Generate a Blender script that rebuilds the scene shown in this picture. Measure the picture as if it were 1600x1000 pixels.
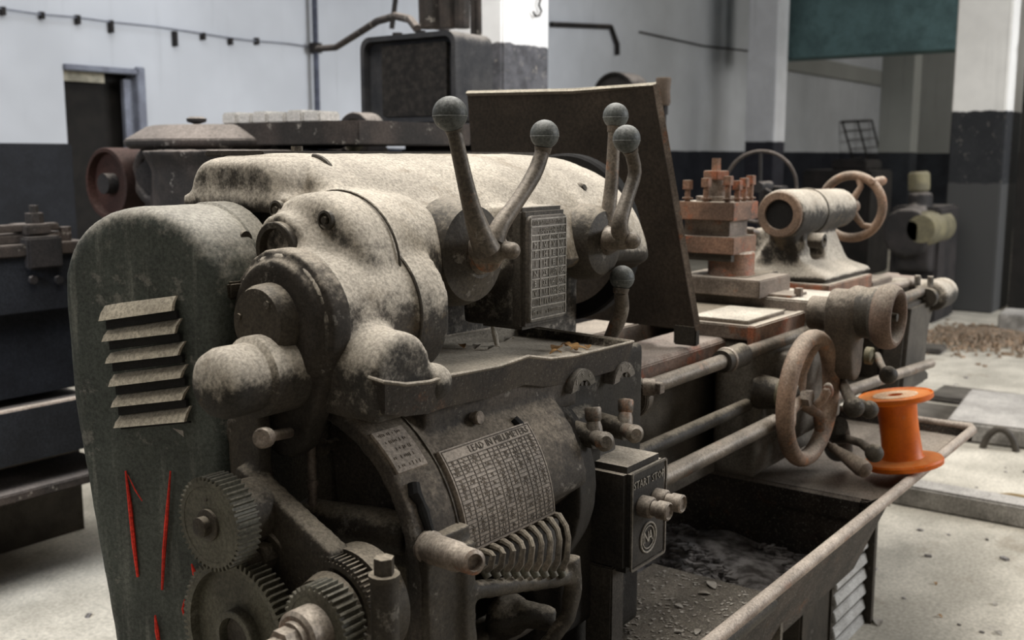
import bpy, bmesh, math, random
from mathutils import Vector as V, Matrix, noise
random.seed(7)
S = bpy.context.scene
for o in list(bpy.data.objects): bpy.data.objects.remove(o)
PI = math.pi
# ------------------------------------------------------------------ camera
FPX = 1651.0; PITCH = math.atan(255/FPX); HC = 1.35; HEAD = math.radians(36.6)
hx, hy = math.cos(HEAD), math.sin(HEAD)
FW = V((hx*math.cos(PITCH), hy*math.cos(PITCH), -math.sin(PITCH)))
UP = V((hx*math.sin(PITCH), hy*math.sin(PITCH), math.cos(PITCH)))
RT = V((math.sin(HEAD), -math.cos(HEAD), 0))
cam = bpy.data.cameras.new('camera'); co = bpy.data.objects.new('camera', cam)
S.collection.objects.link(co); S.camera = co
co.location = (0, 0, HC)
co.rotation_euler = Matrix((RT, UP, -FW)).transposed().to_euler()
cam.sensor_width = 36; cam.lens = FPX/1600*36; cam.clip_start = .02
cam.dof.use_dof = True; cam.dof.focus_distance = 1.5; cam.dof.aperture_fstop = 6.3
# ------------------------------------------------------------------ world + lights
S.view_settings.view_transform = 'Standard'; S.view_settings.look = 'None'
S.view_settings.gamma = 1; S.view_settings.use_curve_mapping = False
S.view_settings.exposure = 0.0
w = bpy.data.worlds.new('world'); S.world = w; w.use_nodes = True
bg = w.node_tree.nodes['Background']; bg.inputs[0].default_value = (1.0, .95, .88, 1); bg.inputs[1].default_value = .24
def area(name, loc, target, sx, sy, power, col):
    l = bpy.data.lights.new(name, 'AREA'); l.shape = 'RECTANGLE'; l.size = sx; l.size_y = sy
    l.energy = power; l.color = col
    o = bpy.data.objects.new(name, l); S.collection.objects.link(o); o.location = loc
    d = V(target)-V(loc); o.rotation_euler = d.to_track_quat('-Z', 'Z').to_euler(); return o
area('skylight_daylight', (2.1, 1.9, 4.6), (1.7, 1.5, 0), 5.6, 3.2, 370, (1.0, .97, .92))
sw = area('side_window_daylight', (7.6, -4.4, 3.2), (7.0, 5.0, .9), 5.0, 2.2, 400, (.95, .97, 1.0)); sw.data.spread = math.radians(130)
area('wall_fill_lamp', (2.6, 5.3, 4.7), (2.6, 7.2, 1.6), 6.5, 1.2, 80, (.93, .96, 1.0))  # unseen lamp added under the roof to brighten the left back wall
lw = area('left_window_daylight', (-2.4, 2.3, 2.2), (1.7, 3.1, 0), 1.4, 1.0, 20, (.80, .88, 1.0)); lw.data.spread = math.radians(52)
area('far_pillar_fill_lamp', (12.5, .4, 3.3), (16, 7, 2.4), 3.5, 1.8, 85, (1.0, .98, .92))  # unseen lamp added to lift the slim pillar and far wall
area('far_wall_fill_lamp', (17.5, .8, 3.4), (18, 7, 2.0), 4.0, 1.8, 95, (1.0, .96, .88))  # added lamp outside the view, brightens the far stretch of back wall

def ray(px, py): return FW+RT*((px-800)/FPX)+UP*((500-py)/FPX)
def U(px, py, x=None, y=None, z=None):
    d = ray(px, py)
    t = x/d.x if x is not None else (y/d.y if y is not None else (z-HC)/d.z)
    return V((d.x*t, d.y*t, HC+d.z*t))

# ------------------------------------------------------------------ materials
MAT = {}
def mat(name, base, base2=None, dust=(.60,.54,.46), lo=.1, hi=.9, amt=1.0, rust=None, rust_amt=0., rough=.75, metal=0., scale=1., bump=.25, streak=None, band=None, speck=0., wear=0., grit=.7, stain=0.):
    if name in MAT: return MAT[name]
    m = bpy.data.materials.new(name); m.use_nodes = True; nt = m.node_tree; N = nt.nodes; L = nt.links
    b = N['Principled BSDF']; MAT[name] = m
    def nd(t, **k):
        n = N.new(t)
        for a, v in k.items(): setattr(n, a, v)
        return n
    geo = nd('ShaderNodeNewGeometry')
    def ns(sc, det=4, rg=.6, vec=None):
        n = nd('ShaderNodeTexNoise'); n.inputs['Scale'].default_value = sc; n.inputs['Detail'].default_value = det; n.inputs['Roughness'].default_value = rg
        L.new(vec or geo.outputs['Position'], n.inputs['Vector']); return n.outputs['Fac']
    def mr(src, a, c, lo_=0., hi_=1.):
        n = nd('ShaderNodeMapRange'); n.inputs[1].default_value = a; n.inputs[2].default_value = c; n.inputs[3].default_value = lo_; n.inputs[4].default_value = hi_
        n.interpolation_type = 'SMOOTHSTEP'; L.new(src, n.inputs[0]); return n.outputs[0]
    def mix(f, a, c):
        n = nd('ShaderNodeMix', data_type='RGBA')
        if isinstance(f, float): n.inputs[0].default_value = f
        else: L.new(f, n.inputs[0])
        for i, v in ((6, a), (7, c)):
            if isinstance(v, tuple): n.inputs[i].default_value = (*v, 1)
            else: L.new(v, n.inputs[i])
        return n.outputs[2]
    def mul(a, c):
        n = nd('ShaderNodeMath', operation='MULTIPLY')
        for i, v in ((0, a), (1, c)):
            if isinstance(v, float): n.inputs[i].default_value = v
            else: L.new(v, n.inputs[i])
        return n.outputs[0]
    base2 = base2 or tuple(c*.55 for c in base)
    n1 = ns(9*scale); n2 = ns(38*scale, 5, .65); n3 = ns(3.1*scale, 3)
    col = mix(mr(n1, .35, .68), base2, base)
    if rust: col = mix(mul(mr(ns(14*scale, 6, .7), .62-.3*rust_amt, .75-.3*rust_amt), .85), col, rust)
    if wear: col = mix(mul(mr(ns(23*scale, 6, .72), .6, .66), wear), col, (.35, .32, .28))
    if streak:
        mp = nd('ShaderNodeMapping'); mp.inputs['Scale'].default_value = (42, 42, 3.2); L.new(geo.outputs['Position'], mp.inputs[0])
        col = mix(mul(mr(ns(1.0, 4, .6, mp.outputs[0]), .52, .78), .7), col, streak)
    if dust:
        sp = nd('ShaderNodeSeparateXYZ'); L.new(geo.outputs['Normal'], sp.inputs[0])
        ad = nd('ShaderNodeMath', operation='ADD'); L.new(sp.outputs[2], ad.inputs[0])
        L.new(mr(n3, .3, .7, -.09, .12), ad.inputs[1])
        ad2 = nd('ShaderNodeMath', operation='ADD'); L.new(ad.outputs[0], ad2.inputs[0]); L.new(mr(n2, .3, .7, -.13, .13), ad2.inputs[1])
        ad3 = nd('ShaderNodeMath', operation='ADD'); L.new(ad2.outputs[0], ad3.inputs[0]); L.new(mr(ns(120*scale, 6, .8), .3, .7, -.13, .13), ad3.inputs[1]); ad2 = ad3
        f = mr(ad2.outputs[0], lo, hi, 0, amt)
        d2 = mix(mr(n1, .3, .75), tuple(c*.66 for c in dust), dust)
        col = mix(f, col, d2)
    gr = nd('ShaderNodeMix', data_type='RGBA', blend_type='MULTIPLY'); gr.inputs[0].default_value = grit
    L.new(col, gr.inputs[6]); gv = nd('ShaderNodeCombineColor'); gf = mr(ns(230*scale, 4, .75), .3, .7, .45, 1.45)
    for i in range(3): L.new(gf, gv.inputs[i])
    L.new(gv.outputs[0], gr.inputs[7]); col = gr.outputs[2]
    if stain: col = mix(mul(mr(ns(6.5*scale, 7, .72), .56, .66), stain), col, (.17,.125,.075))
    if speck:
        col = mix(mul(mr(ns(210, 2, .8), .60, .66), speck), col, (.42, .39, .33))
        col = mix(mul(mr(ns(150, 2, .8), .62, .67), speck), col, (.02, .018, .015))
    if band:   # painted band above height band[0] in colour band[1]; optional lighter strip below band[2]
        sz = nd('ShaderNodeSeparateXYZ'); L.new(geo.outputs['Position'], sz.inputs[0])
        a1 = nd('ShaderNodeMath', operation='ADD'); L.new(sz.outputs[2], a1.inputs[0]); L.new(mr(n1, .2, .8, -band[4], band[4]), a1.inputs[1])
        upc = mix(mr(n3, .3, .75), tuple(c*.86 for c in band[1]), band[1])
        st = nd('ShaderNodeMapping'); st.inputs['Scale'].default_value = (9, 9, .7); L.new(geo.outputs['Position'], st.inputs[0])
        upc = mix(mul(mr(ns(1.0, 4, .6, st.outputs[0]), .55, .8), .35), upc, tuple(c*.5 for c in band[1]))
        if band[2]: col = mix(mr(a1.outputs[0], band[2]-.01, band[2]+.01), band[3], col)
        col = mix(mr(a1.outputs[0], band[0]-.004, band[0]+.004), col, upc)
    L.new(col, b.inputs['Base Color']); b.inputs['Roughness'].default_value = rough; b.inputs['Metallic'].default_value = metal; b.inputs['Specular IOR Level'].default_value = .22
    if bump:
        bp = nd('ShaderNodeBump'); bp.inputs['Strength'].default_value = bump; bp.inputs['Distance'].default_value = .004
        L.new(n2, bp.inputs['Height']); L.new(bp.outputs[0], b.inputs['Normal'])
    return m
CAST = mat('dusty_cast_iron', (.060,.050,.040), (.030,.027,.023), dust=(.56,.50,.415), lo=-.10, hi=.42, bump=.45, wear=.3, stain=.45)
DARKC = mat('greasy_dark_casting', (.056,.046,.034), (.030,.025,.019), dust=(.36,.31,.24), lo=.48, hi=1.0, amt=.85, bump=.5, wear=.25, rough=.6)
BLACK = mat('black_oily_iron', (.085,.074,.060), (.05,.043,.035), dust=(.24,.21,.17), lo=.45, hi=1.1, amt=.7, bump=.4, rough=.65)
RUSTW = mat('rusty_wheel_iron', (.24,.155,.105), (.13,.09,.065), dust=(.50,.42,.34), lo=.1, hi=1.0, amt=.75, rust=(.30,.13,.06), rust_amt=.25, bump=.3)
STEEL = mat('dull_bare_steel', (.23,.185,.15), (.10,.08,.065), dust=(.55,.48,.40), lo=.0, hi=.9, amt=.8, rust=(.22,.09,.045), rust_amt=.2, rough=.5, metal=.25, bump=.25)
RUSTB = mat('rusty_machined_block', (.26,.15,.10), (.11,.07,.05), dust=(.60,.53,.44), lo=.3, hi=.8, rust=(.30,.10,.05), rust_amt=.4, rough=.6, bump=.2)
BALL = mat('grey_bakelite_ball', (.105,.112,.108), (.06,.064,.06), dust=(.30,.30,.28), lo=.1, hi=1.0, amt=.75, rough=.5, bump=.35, wear=.3)
LEVER = mat('worn_lever_steel', (.135,.11,.085), (.06,.05,.04), dust=(.40,.35,.29), lo=-.1, hi=.9, amt=.65, rust=(.26,.11,.05), rust_amt=.22, rough=.5, metal=.2, wear=.25)
GUARD = mat('green_grey_guard_paint', (.070,.078,.066), (.045,.050,.043), dust=(.42,.39,.33), lo=.12, hi=.80, amt=.9, streak=(.22,.22,.19), rough=.55, bump=.2, wear=.25)
SLAT = mat('dusty_louver', (.24,.20,.15), (.15,.125,.10), dust=(.52,.46,.36), lo=-.3, hi=.5, rough=.9, bump=.3)
PLATE = mat('nameplate_metal', (.16,.14,.12), (.09,.08,.065), dust=(.33,.30,.26), lo=.2, hi=1., amt=.7, rough=.5, metal=.3, bump=.2)
PLATED = mat('index_plate_metal', (.34,.285,.235), (.17,.14,.11), dust=(.42,.36,.30), lo=.2, hi=.9, amt=.8, rough=.6, bump=.25)
INK = mat('dark_etching', (.11,.092,.075), dust=None, bump=0)
BEDM = mat('lifted_bed_casting', (.15,.13,.105), (.09,.078,.062), dust=(.24,.21,.17), lo=.5, hi=1.1, amt=.6, bump=.4)  # black iron kept paler on shaded parts; fill light put into the colour
ETCH = mat('faint_etched_number', (.20,.165,.13), dust=None, bump=0)
SOOT = mat('sooty_casting', (.030,.026,.020), (.018,.015,.012), dust=(.34,.30,.24), lo=.55, hi=1.1, bump=.5, wear=.15)
SLOTM = mat('opening_shade_black', (.012,.011,.010), dust=None, bump=0)  # black that paints the shade inside slots and bores
RAISED = mat('raised_plate_lettering', (.36,.33,.29), (.24,.22,.19), dust=None, rough=.45, metal=.3, bump=0)
GEARM = mat('grey_gear_steel', (.115,.108,.082), (.065,.060,.045), dust=(.22,.20,.16), lo=.2, hi=1., amt=.6, rough=.55, metal=.2, wear=.2)
TRAYM = mat('rusty_tray_sheet', (.065,.052,.042), (.030,.025,.021), dust=(.42,.36,.30), lo=.35, hi=.95, amt=.9, rust=(.11,.055,.032), rust_amt=.15, bump=.4, speck=.35)
RIMM = mat('bare_rim_metal', (.34,.27,.22), (.16,.12,.095), dust=(.52,.45,.38), lo=-.1, hi=.8, amt=.8, rust=(.22,.12,.08), rust_amt=.2, rough=.6)
SHEETB = mat('brown_sheet_metal', (.048,.036,.026), (.028,.021,.015), dust=(.34,.29,.22), lo=.3, hi=.9, rough=.6, bump=.3, scale=.6)
ORANGE = mat('orange_plastic', (.68,.15,.008), (.50,.095,.006), dust=(.72,.36,.14), lo=.6, hi=1.1, amt=.55, rough=.45, bump=.1, wear=.15, grit=.18)
REDP = mat('red_chalk_paint', (.80,.05,.03), dust=None, bump=0)
FLOORM = mat('dusty_concrete', (.60,.555,.47), (.40,.37,.31), dust=None, rough=.95, stain=.35, grit=.45, scale=.35, bump=.5, wear=.35)
SLABM = mat('concrete_slab', (.36,.34,.31), (.15,.14,.125), dust=(.50,.47,.43), lo=.5, hi=1, rough=.95, scale=.6)
HOLEM = mat('dark_floor_concrete', (.09,.08,.07), (.045,.04,.036), dust=(.2,.18,.15), lo=.5, hi=1., amt=.5)  # plain dark tone, also fills in for a floor opening
WALLM = mat('whitewashed_wall', (.024,.027,.037), (.016,.018,.026), dust=None, rough=.9, scale=.4, bump=.15, band=(1.43, (.57,.595,.64), None, None, .004))
WALLF = mat('grey_far_wall', (.040,.045,.055), (.024,.026,.032), dust=None, rough=.9, scale=.3, bump=.1, band=(1.42, (.34,.35,.34), None, None, .004))
PILM = mat('pillar_paint_near', (.05,.05,.055), (.10,.10,.11), dust=None, rough=.8, scale=1.5, wear=.8, band=(1.93, (.80,.80,.80), 1.0, (.12,.12,.12), .01))
PILM2 = mat('pillar_paint_right', (.026,.027,.029), (.020,.021,.023), dust=None, rough=.85, scale=.8, wear=.35, band=(1.735, (.76,.745,.71), 1.12, (.055,.055,.054), .012))
PILM3 = mat('pillar_paint_middle', (.04,.042,.055), (.03,.03,.04), dust=None, rough=.85, scale=.8, band=(1.56, (.80,.82,.88), None, None, .006))
DOORM = mat('flat_black_backing', (.018,.016,.014), (.012,.011,.010), dust=None, bump=0)  # near-black standing in for unlit depth, as behind the doorway
BLUEF = mat('blue_grey_frame_paint', (.22,.24,.29), (.16,.17,.21), dust=None)
TEAL = mat('teal_beam_paint', (.13,.22,.235), (.09,.15,.16), dust=None, scale=.4)
BGD = mat('background_dark_iron', (.030,.026,.025), (.016,.015,.015), dust=(.26,.23,.205), lo=.35, hi=.9, amt=.85, scale=.6, bump=.3)
BGM = mat('background_dusty_casting', (.06,.047,.040), (.024,.021,.019), dust=(.26,.225,.20), lo=.2, hi=.95, amt=.9, scale=.7, wear=.6)
BGR = mat('background_rusty_red', (.048,.022,.017), (.026,.015,.012), dust=(.11,.07,.06), lo=.3, hi=1, amt=.7, scale=.6)
BLUEB = mat('dark_blue_bed_paint', (.018,.020,.025), (.012,.013,.016), dust=(.33,.32,.31), lo=.45, hi=.9, amt=.9, scale=.6)
WHITE = mat('white_plaster_block', (.48,.46,.43), (.45,.43,.40), dust=None)
LEAF = mat('dry_leaf', (.42,.24,.09), (.25,.14,.06), dust=None, scale=5)
PAPER = mat('pale_scrap', (.48,.45,.40), (.30,.27,.23), dust=None, scale=4)
HANDM = mat('worn_wooden_grip', (.16,.115,.085), (.08,.06,.045), dust=(.34,.28,.22), lo=.1, hi=1, amt=.7)
YEL = mat('yellowed_housing', (.17,.15,.09), (.10,.09,.06), dust=(.28,.25,.17), lo=.2, hi=1)
SWARF = mat('grey_swarf', (.36,.34,.33), (.09,.08,.075), dust=None, scale=3)
SUNW = mat('painted_sliver_light', (.62,.58,.46), dust=None)

# ------------------------------------------------------------------ mesh builder
class MB:
    def __init__(s): s.v = []; s.f = []; s.M = None
    def add(s, vs, fs):
        n = len(s.v)
        s.v += [(s.M @ V(v)) if s.M is not None else V(v) for v in vs]
        s.f += [tuple(i+n for i in f) for f in fs]; return s
    def box(s, a, b, rz=0, M=None):
        c = (V(a)+V(b))/2; h = (V(b)-V(a))/2
        vs = [V((x*h.x, y*h.y, z*h.z)) for z in (-1,1) for y in (-1,1) for x in (-1,1)]
        if rz: R = Matrix.Rotation(rz, 3, 'Z'); vs = [R @ v for v in vs]
        if M: vs = [M @ v for v in vs]
        return s.add([c+v for v in vs], [(0,2,3,1),(4,5,7,6),(0,1,5,4),(2,6,7,3),(0,4,6,2),(1,3,7,5)])
    def rings(s, rings, cap=True, closed=False):
        n = len(rings[0]); vs = [v for r in rings for v in r]; fs = []
        m = len(rings)
        for k in range(m if closed else m-1):
            k2 = (k+1) % m
            for i in range(n): fs.append((k*n+i, k*n+(i+1)%n, k2*n+(i+1)%n, k2*n+i))
        if cap and not closed: fs += [tuple(range(n-1,-1,-1)), tuple((m-1)*n+i for i in range(n))]
        return s.add(vs, fs)
    def frame(s, d):
        d = V(d).normalized(); a = V((0,0,1)) if abs(d.z) < .9 else V((1,0,0))
        u = d.cross(a).normalized(); return u, d.cross(u).normalized(), d
    def turn(s, o, d, prof, n=24, sq=1.0, closed=False):       # prof: (radius, distance along d)
        u, w, d = s.frame(d); o = V(o)
        return s.rings([[o+d*t+(u*math.cos(2*PI*i/n)+w*math.sin(2*PI*i/n)*sq)*max(r, 1e-4) for i in range(n)] for r, t in prof], closed=closed)
    def cyl(s, a, b, r, r2=None, n=24, ch=0):
        a = V(a); b = V(b); L = (b-a).length; r2 = r if r2 is None else r2
        pr = [(r,0),(r2,L)] if not ch else [(r-ch,0),(r,ch),(r2,L-ch),(r2-ch,L)]
        return s.turn(a, b-a, pr, n)
    def tubex(s, a, b, r, ri, n=28):                            # hollow cylinder
        a = V(a); b = V(b); L = (b-a).length; c = min(.15*(r-ri), .3*L)
        return s.turn(a, b-a, [(ri,0),(r-c,0),(r,c),(r,L-c),(r-c,L),(ri,L)], n, closed=True)
    def sph(s, c, r, n=20, sc=(1,1,1)):
        m = n//2; c = V(c)
        return s.rings([[c+V((math.cos(2*PI*i/n)*math.sin(PI*k/m)*r*sc[0], math.sin(2*PI*i/n)*math.sin(PI*k/m)*r*sc[1], -math.cos(PI*k/m)*r*sc[2])) for i in range(n)] for k in [.02]+list(range(1,m))+[m-.02]])
    def tube(s, pts, rs, n=14):
        pts = [V(p) for p in pts]
        if not isinstance(rs, (list, tuple)): rs = [rs]*len(pts)
        u = None; R = []
        for i, p in enumerate(pts):
            d = (pts[min(i+1, len(pts)-1)]-pts[max(i-1, 0)]).normalized()
            if u is None: u = s.frame(d)[0]
            u = (u-d*u.dot(d)).normalized(); w = d.cross(u)
            R.append([p+(u*math.cos(2*PI*k/n)+w*math.sin(2*PI*k/n))*rs[i] for k in range(n)])
        return s.rings(R)
    def torus(s, c, d, R, r, n=48, m=12, sq=1.0):
        u, w, d = s.frame(d); c = V(c)
        return s.rings([[c+(u*math.cos(2*PI*k/n)+w*math.sin(2*PI*k/n))*(R+r*math.cos(2*PI*j/m))+d*r*sq*math.sin(2*PI*j/m) for j in range(m)] for k in range(n)], closed=True)
    def prism(s, poly, ax, a, b):                               # poly in the two other axes, extruded along ax
        def mk(p, t):
            return {'x': V((t,p[0],p[1])), 'y': V((p[0],t,p[1])), 'z': V((p[0],p[1],t))}[ax]
        return s.rings([[mk(p, a) for p in poly], [mk(p, b) for p in poly]])
    def hull(s, pts):
        bm = bmesh.new(); vs = [bm.verts.new(p) for p in pts]; bmesh.ops.convex_hull(bm, input=vs)
        bm.verts.ensure_lookup_table(); bm.verts.index_update()
        s.add([v.co.copy() for v in bm.verts], [tuple(v.index for v in f.verts) for f in bm.faces]); bm.free(); return s
WORLD = {}
def link(name, me, parent, loc):
    o = bpy.data.objects.new(name, me); S.collection.objects.link(o)
    WORLD[o.name] = V(loc)
    if parent is not None: o.parent = parent; o.location = V(loc)-WORLD[parent.name]
    else: o.location = loc
    return o
def build(name, mb, m, parent=None, bevel=0, smooth=35, sub=0, origin=None):
    if origin is None:
        lo = V([min(v[i] for v in mb.v) for i in range(3)]); hi = V([max(v[i] for v in mb.v) for i in range(3)])
        origin = V(((lo.x+hi.x)/2, (lo.y+hi.y)/2, lo.z))
    me = bpy.data.meshes.new(name); me.from_pydata([v-origin for v in mb.v], [], mb.f)
    bm = bmesh.new(); bm.from_mesh(me); bmesh.ops.recalc_face_normals(bm, faces=bm.faces)
    if bevel:
        es = [e for e in bm.edges if len(e.link_faces) == 2 and e.calc_face_angle(0) > math.radians(40)]
        bmesh.ops.bevel(bm, geom=es, offset=bevel, segments=2, affect='EDGES', clamp_overlap=True)
    bm.to_mesh(me); bm.free()
    me.materials.append(m)
    me.shade_smooth(); me.set_sharp_from_angle(angle=math.radians(smooth))
    return link(name, me, parent, origin)
def cast(name, mb, m, parent=None, vox=.006, it=6, rough=0):      # fused casting with filleted joints
    o = build(name, mb, m, None)
    while len(o.data.attributes) and any(a.name in ('sharp_edge','sharp_face','material_index') for a in o.data.attributes):
        for a in list(o.data.attributes):
            if a.name in ('sharp_edge','sharp_face','material_index'): o.data.attributes.remove(a); break
    md = o.modifiers.new('r', 'REMESH'); md.mode = 'VOXEL'; md.voxel_size = vox; md.use_smooth_shade = True
    ms = o.modifiers.new('s', 'SMOOTH'); ms.factor = .7; ms.iterations = it
    dg = bpy.context.evaluated_depsgraph_get(); me = bpy.data.meshes.new_from_object(o.evaluated_get(dg))
    w0 = WORLD[o.name]; nm = o.name; bpy.data.objects.remove(o)
    if rough:
        nr = [v.normal.copy() for v in me.vertices]; cs = [v.co.copy() for v in me.vertices]
        for v, n0, c0 in zip(me.vertices, nr, cs):
            q_ = c0+w0; v.co = c0+n0*(noise.noise(q_*28)*.6+noise.noise(q_*75)*.4)*rough
    me.shade_smooth(); me.name = name
    if not me.materials: me.materials.append(m)
    return link(name, me, parent, w0)
def empty(name, loc, label=None, cat=None, group=None):
    o = bpy.data.objects.new(name, None); S.collection.objects.link(o); o.location = loc; WORLD[o.name] = V(loc)
    o.empty_display_size = .1; tag(o, label, cat, group); return o
def tag(o, label=None, cat=None, group=None, kind=None):
    if label: o['label'] = label
    if cat: o['category'] = cat
    if group: o['group'] = group
    if kind: o['kind'] = kind
    return o
def struct(o): o['kind'] = 'structure'; return o
def copy_tree(o, parent=None, loc=None, rot=None):
    c = o.copy(); S.collection.objects.link(c); c.parent = parent
    if loc is not None: c.location = loc; WORLD[c.name] = V(loc)
    if rot is not None: c.rotation_euler = rot
    for ch in o.children: copy_tree(ch, c)
    return c
def text_mesh(body, size, mapf, name, m, parent, align='CENTER', depth=.0006, space=1.0, line=1.0):
    cu = bpy.data.curves.new(name, 'FONT'); cu.body = body; cu.size = size; cu.align_x = align; cu.align_y = 'CENTER'
    cu.space_character = space; cu.space_line = line; cu.resolution_u = 1; cu.extrude = 0
    to = bpy.data.objects.new(name, cu); S.collection.objects.link(to)
    dg = bpy.context.evaluated_depsgraph_get(); me = bpy.data.meshes.new_from_object(to.evaluated_get(dg)); bpy.data.objects.remove(to)
    bm = bmesh.new(); bm.from_mesh(me)
    r = bmesh.ops.extrude_face_region(bm, geom=bm.faces[:]); top = [e for e in r['geom'] if isinstance(e, bmesh.types.BMVert)]
    for v in top: v.co.z += depth
    bm.verts.ensure_lookup_table(); mb = MB(); bm.verts.index_update()
    mb.add([mapf(v.co.x, v.co.y, v.co.z) for v in bm.verts], [tuple(v.index for v in f.verts) for f in bm.faces]); bm.free()
    return build(name, mb, m, parent, smooth=10)

# ------------------------------------------------------------------ the building
def grid_obj(name, x0, x1, y0, y1, nx, ny, zf, m):
    mb = MB(); vs = []; fs = []
    for j in range(ny+1):
        for i in range(nx+1):
            x = x0+(x1-x0)*i/nx; y = y0+(y1-y0)*j/ny; vs.append((x, y, zf(x, y)))
    for j in range(ny):
        for i in range(nx): a = j*(nx+1)+i; fs.append((a, a+1, a+nx+2, a+nx+1))
    mb.add(vs, fs); return build(name, mb, m, smooth=60, origin=V((0,0,0)))
fl = MB().box((-6,-6,-.3), (24,8,0)); struct(build('floor', fl, FLOORM))
wb = MB(); YW = 7.0
dl, dr = U(101,150,y=YW).x, U(216,150,y=YW).x; dt = U(160,112,y=YW).z
wb.box((-6,YW,0), (dl,YW+.12,5)); wb.box((dr,YW,0), (24,YW+.12,5)); wb.box((dl,YW,dt), (dr,YW+.12,5))
wall_back = struct(build('wall_back', wb, WALLM))
XF = 22.0
struct(build('wall_far', MB().box((XF,-6,0), (XF+.3,YW,5)), WALLF))
struct(build('ceiling', MB().box((-6,4.9,5), (24,8,5.2)).box((-6,-6,5), (24,2.2,5.2)).box((6.2,2.2,5),(24,4.9,5.2)).box((-6,2.2,5),(-1.4,4.9,5.2)), SLABM))
# doorway
dm = build('doorway_dark_1', MB().box((dl-.1,YW+.20,0), (dr+.1,YW+.24,dt+.1)), DOORM); struct(dm)  # black slab painted as the dark interior behind the opening
fr = MB(); fr.box((dr-.02,YW-.03,0), (dr+.05,YW+.12,dt+.05)); fr.box((dl,YW-.03,dt-.005), (dr,YW+.05,dt+.035))
build('door_frame', fr, BLUEF, dm, bevel=.006)
build('door_leaf', MB().box((dr-.09,YW+.04,0), (dr-.02,YW+.08,dt-.04)), BLUEF, dm)
build('doorway_light_sliver', MB().box((dl,YW+.13,dt-.07), (dl+.40,YW+.15,dt+.0)), SUNW, dm)  # pale strip painted as the sliver of light beyond the doorway
struct(build('trim_1', MB().box((dl-.2,YW+.8,0), (dr+.3,YW+.9,2.6)), DOORM))  # second black sheet, deeper, for the same unlit interior
# beams at the top of the hall
struct(build('trim_2', MB().box((14.6,1.0,2.72), (15.1,6.6,4.2)), TEAL, bevel=.01))
struct(build('trim_3', MB().box((5.2,6.2,3.0), (9.0,6.6,3.3)), BGD, bevel=.01))
struct(build('trim_4', MB().box((17.2,5.0,0), (17.6,5.5,5)).box((17.2,3.6,0), (17.6,4.0,5)), WALLF, bevel=.01))
# cornice band on back wall
pa = U(1205,78,y=YW-.02); pb = U(1392,112,y=YW-.02)
struct(build('trim_5', MB().box((pa.x,YW-.10,pa.z-.28), (pb.x+2,YW,pa.z)), WALLF, bevel=.01))
# pillars
def pillar(x0, y0, w_, d_, m, label):
    o = build('pillar', MB().box((x0,y0,0), (x0+w_,y0+d_,5)), m, bevel=.012); struct(o); o['label'] = label; return o
q = U(768,100,x=4.6); r_ = U(858,100,y=q.y-.0)
pc = U(858,100,y=3.35)
pillar(pc.x-.42, 3.35, .42, .36, PILM, 'near square pillar, white above and chipped dark below, behind the grey cabinet')
q = U(1552,490,z=0)
pillar(q.x-.02, U(1558,300,x=q.x).y-.03, .62, .44, PILM2, 'right-hand square pillar, white top, dark painted lower half')
q = U(1208,230,x=14.0)
pillar(14.0, q.y, .4, .42, PILM3, 'distant slim white pillar behind the tool post')
# far recess right of the right pillar: dark gate wall
struct(build('wall_right', MB().box((10.05,-3.9,0), (10.15,2.0,2.75)).box((10.05,-3.9,2.75), (10.15,2.0,5)), DOORM))
struct(build('trim_6', MB().box((9.98,-3.9,2.27), (10.04,1.9,2.31)), SLABM))

def thing_mesh(name, mb, m, label, cat, group=None, **k):
    o = build(name, mb, m, **k); tag(o, label, cat, group); return o
# pipe on wall, sagging cable with clips, hose
pp = U(494,100,y=YW-.08)
t = empty('drain_pipe', (pp.x,pp.y,0), 'thin blue-grey vertical pipe on the white wall', 'pipe')
build('pipe', MB().cyl((pp.x,pp.y,0), (pp.x,pp.y,5), .024), mat('blue_pipe_paint', (.10,.11,.15), dust=None), t)
for z_ in (U(494,75,y=YW-.08).z, 1.3): build('clamp', MB().cyl((pp.x,pp.y,z_-.04), (pp.x,pp.y,z_+.04), .055), BGD, t)
pts = [(0,13),(60,22),(120,27),(180,35),(240,41),(275,46),(320,53),(365,60),(400,64),(450,68),(490,74)]
wp = [U(a,b_,y=YW-.03) for a,b_ in pts]
t = empty('wall_cable', wp[0], 'thin dark cable clipped along the white wall above the doorway', 'cable')
build('wire', MB().tube([wp[0]-V((1.6,0,-.13))]+wp, .006, 6), BLUEF, t)
for a, b_, h_ in ((5,14,.05),(66,22,.04),(122,27,.06),(174,35,.09),(274,52,.12),(318,54,.05),(361,62,.05),(402,62,.05)):
    c = U(a,b_,y=YW-.03); build('clip', MB().box((c.x-.013,c.y-.012,c.z-h_*.8), (c.x+.013,c.y+.03,c.z+.015)), BGD, t)
hp = [U(a,b_,x=xx) for a,b_,xx in ((497,76,4.3),(525,74,4.2),(560,52,4.0),(590,33,3.8),(618,25,3.65),(640,30,3.55),(652,45,3.45))]
thing_mesh('armoured_hose', MB().tube(hp, .018, 8), BGM, 'ribbed metal hose arching from the wall pipe to the cabinet', 'hose')
hp = [U(a,b_,x=4.3) for a,b_ in ((620,-20),(616,15),(612,45))]
thing_mesh('hanging_cable', MB().tube(hp, .014, 8), BGD, 'short dark cable hanging down onto the cabinet top', 'cable')
thing_mesh('wall_conduit', MB().tube([U(862,38,y=YW-.04), U(955,42,y=YW-.04), U(965,70,y=YW-.04), U(965,86,y=YW-.04)], .03, 8), BGD, 'rusty horizontal conduit with a down-turned end on the back wall', 'pipe')
pts = [U(1000,50,y=YW-.03), U(1100,72,y=YW-.03), U(1210,84,y=YW-.03)]
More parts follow.
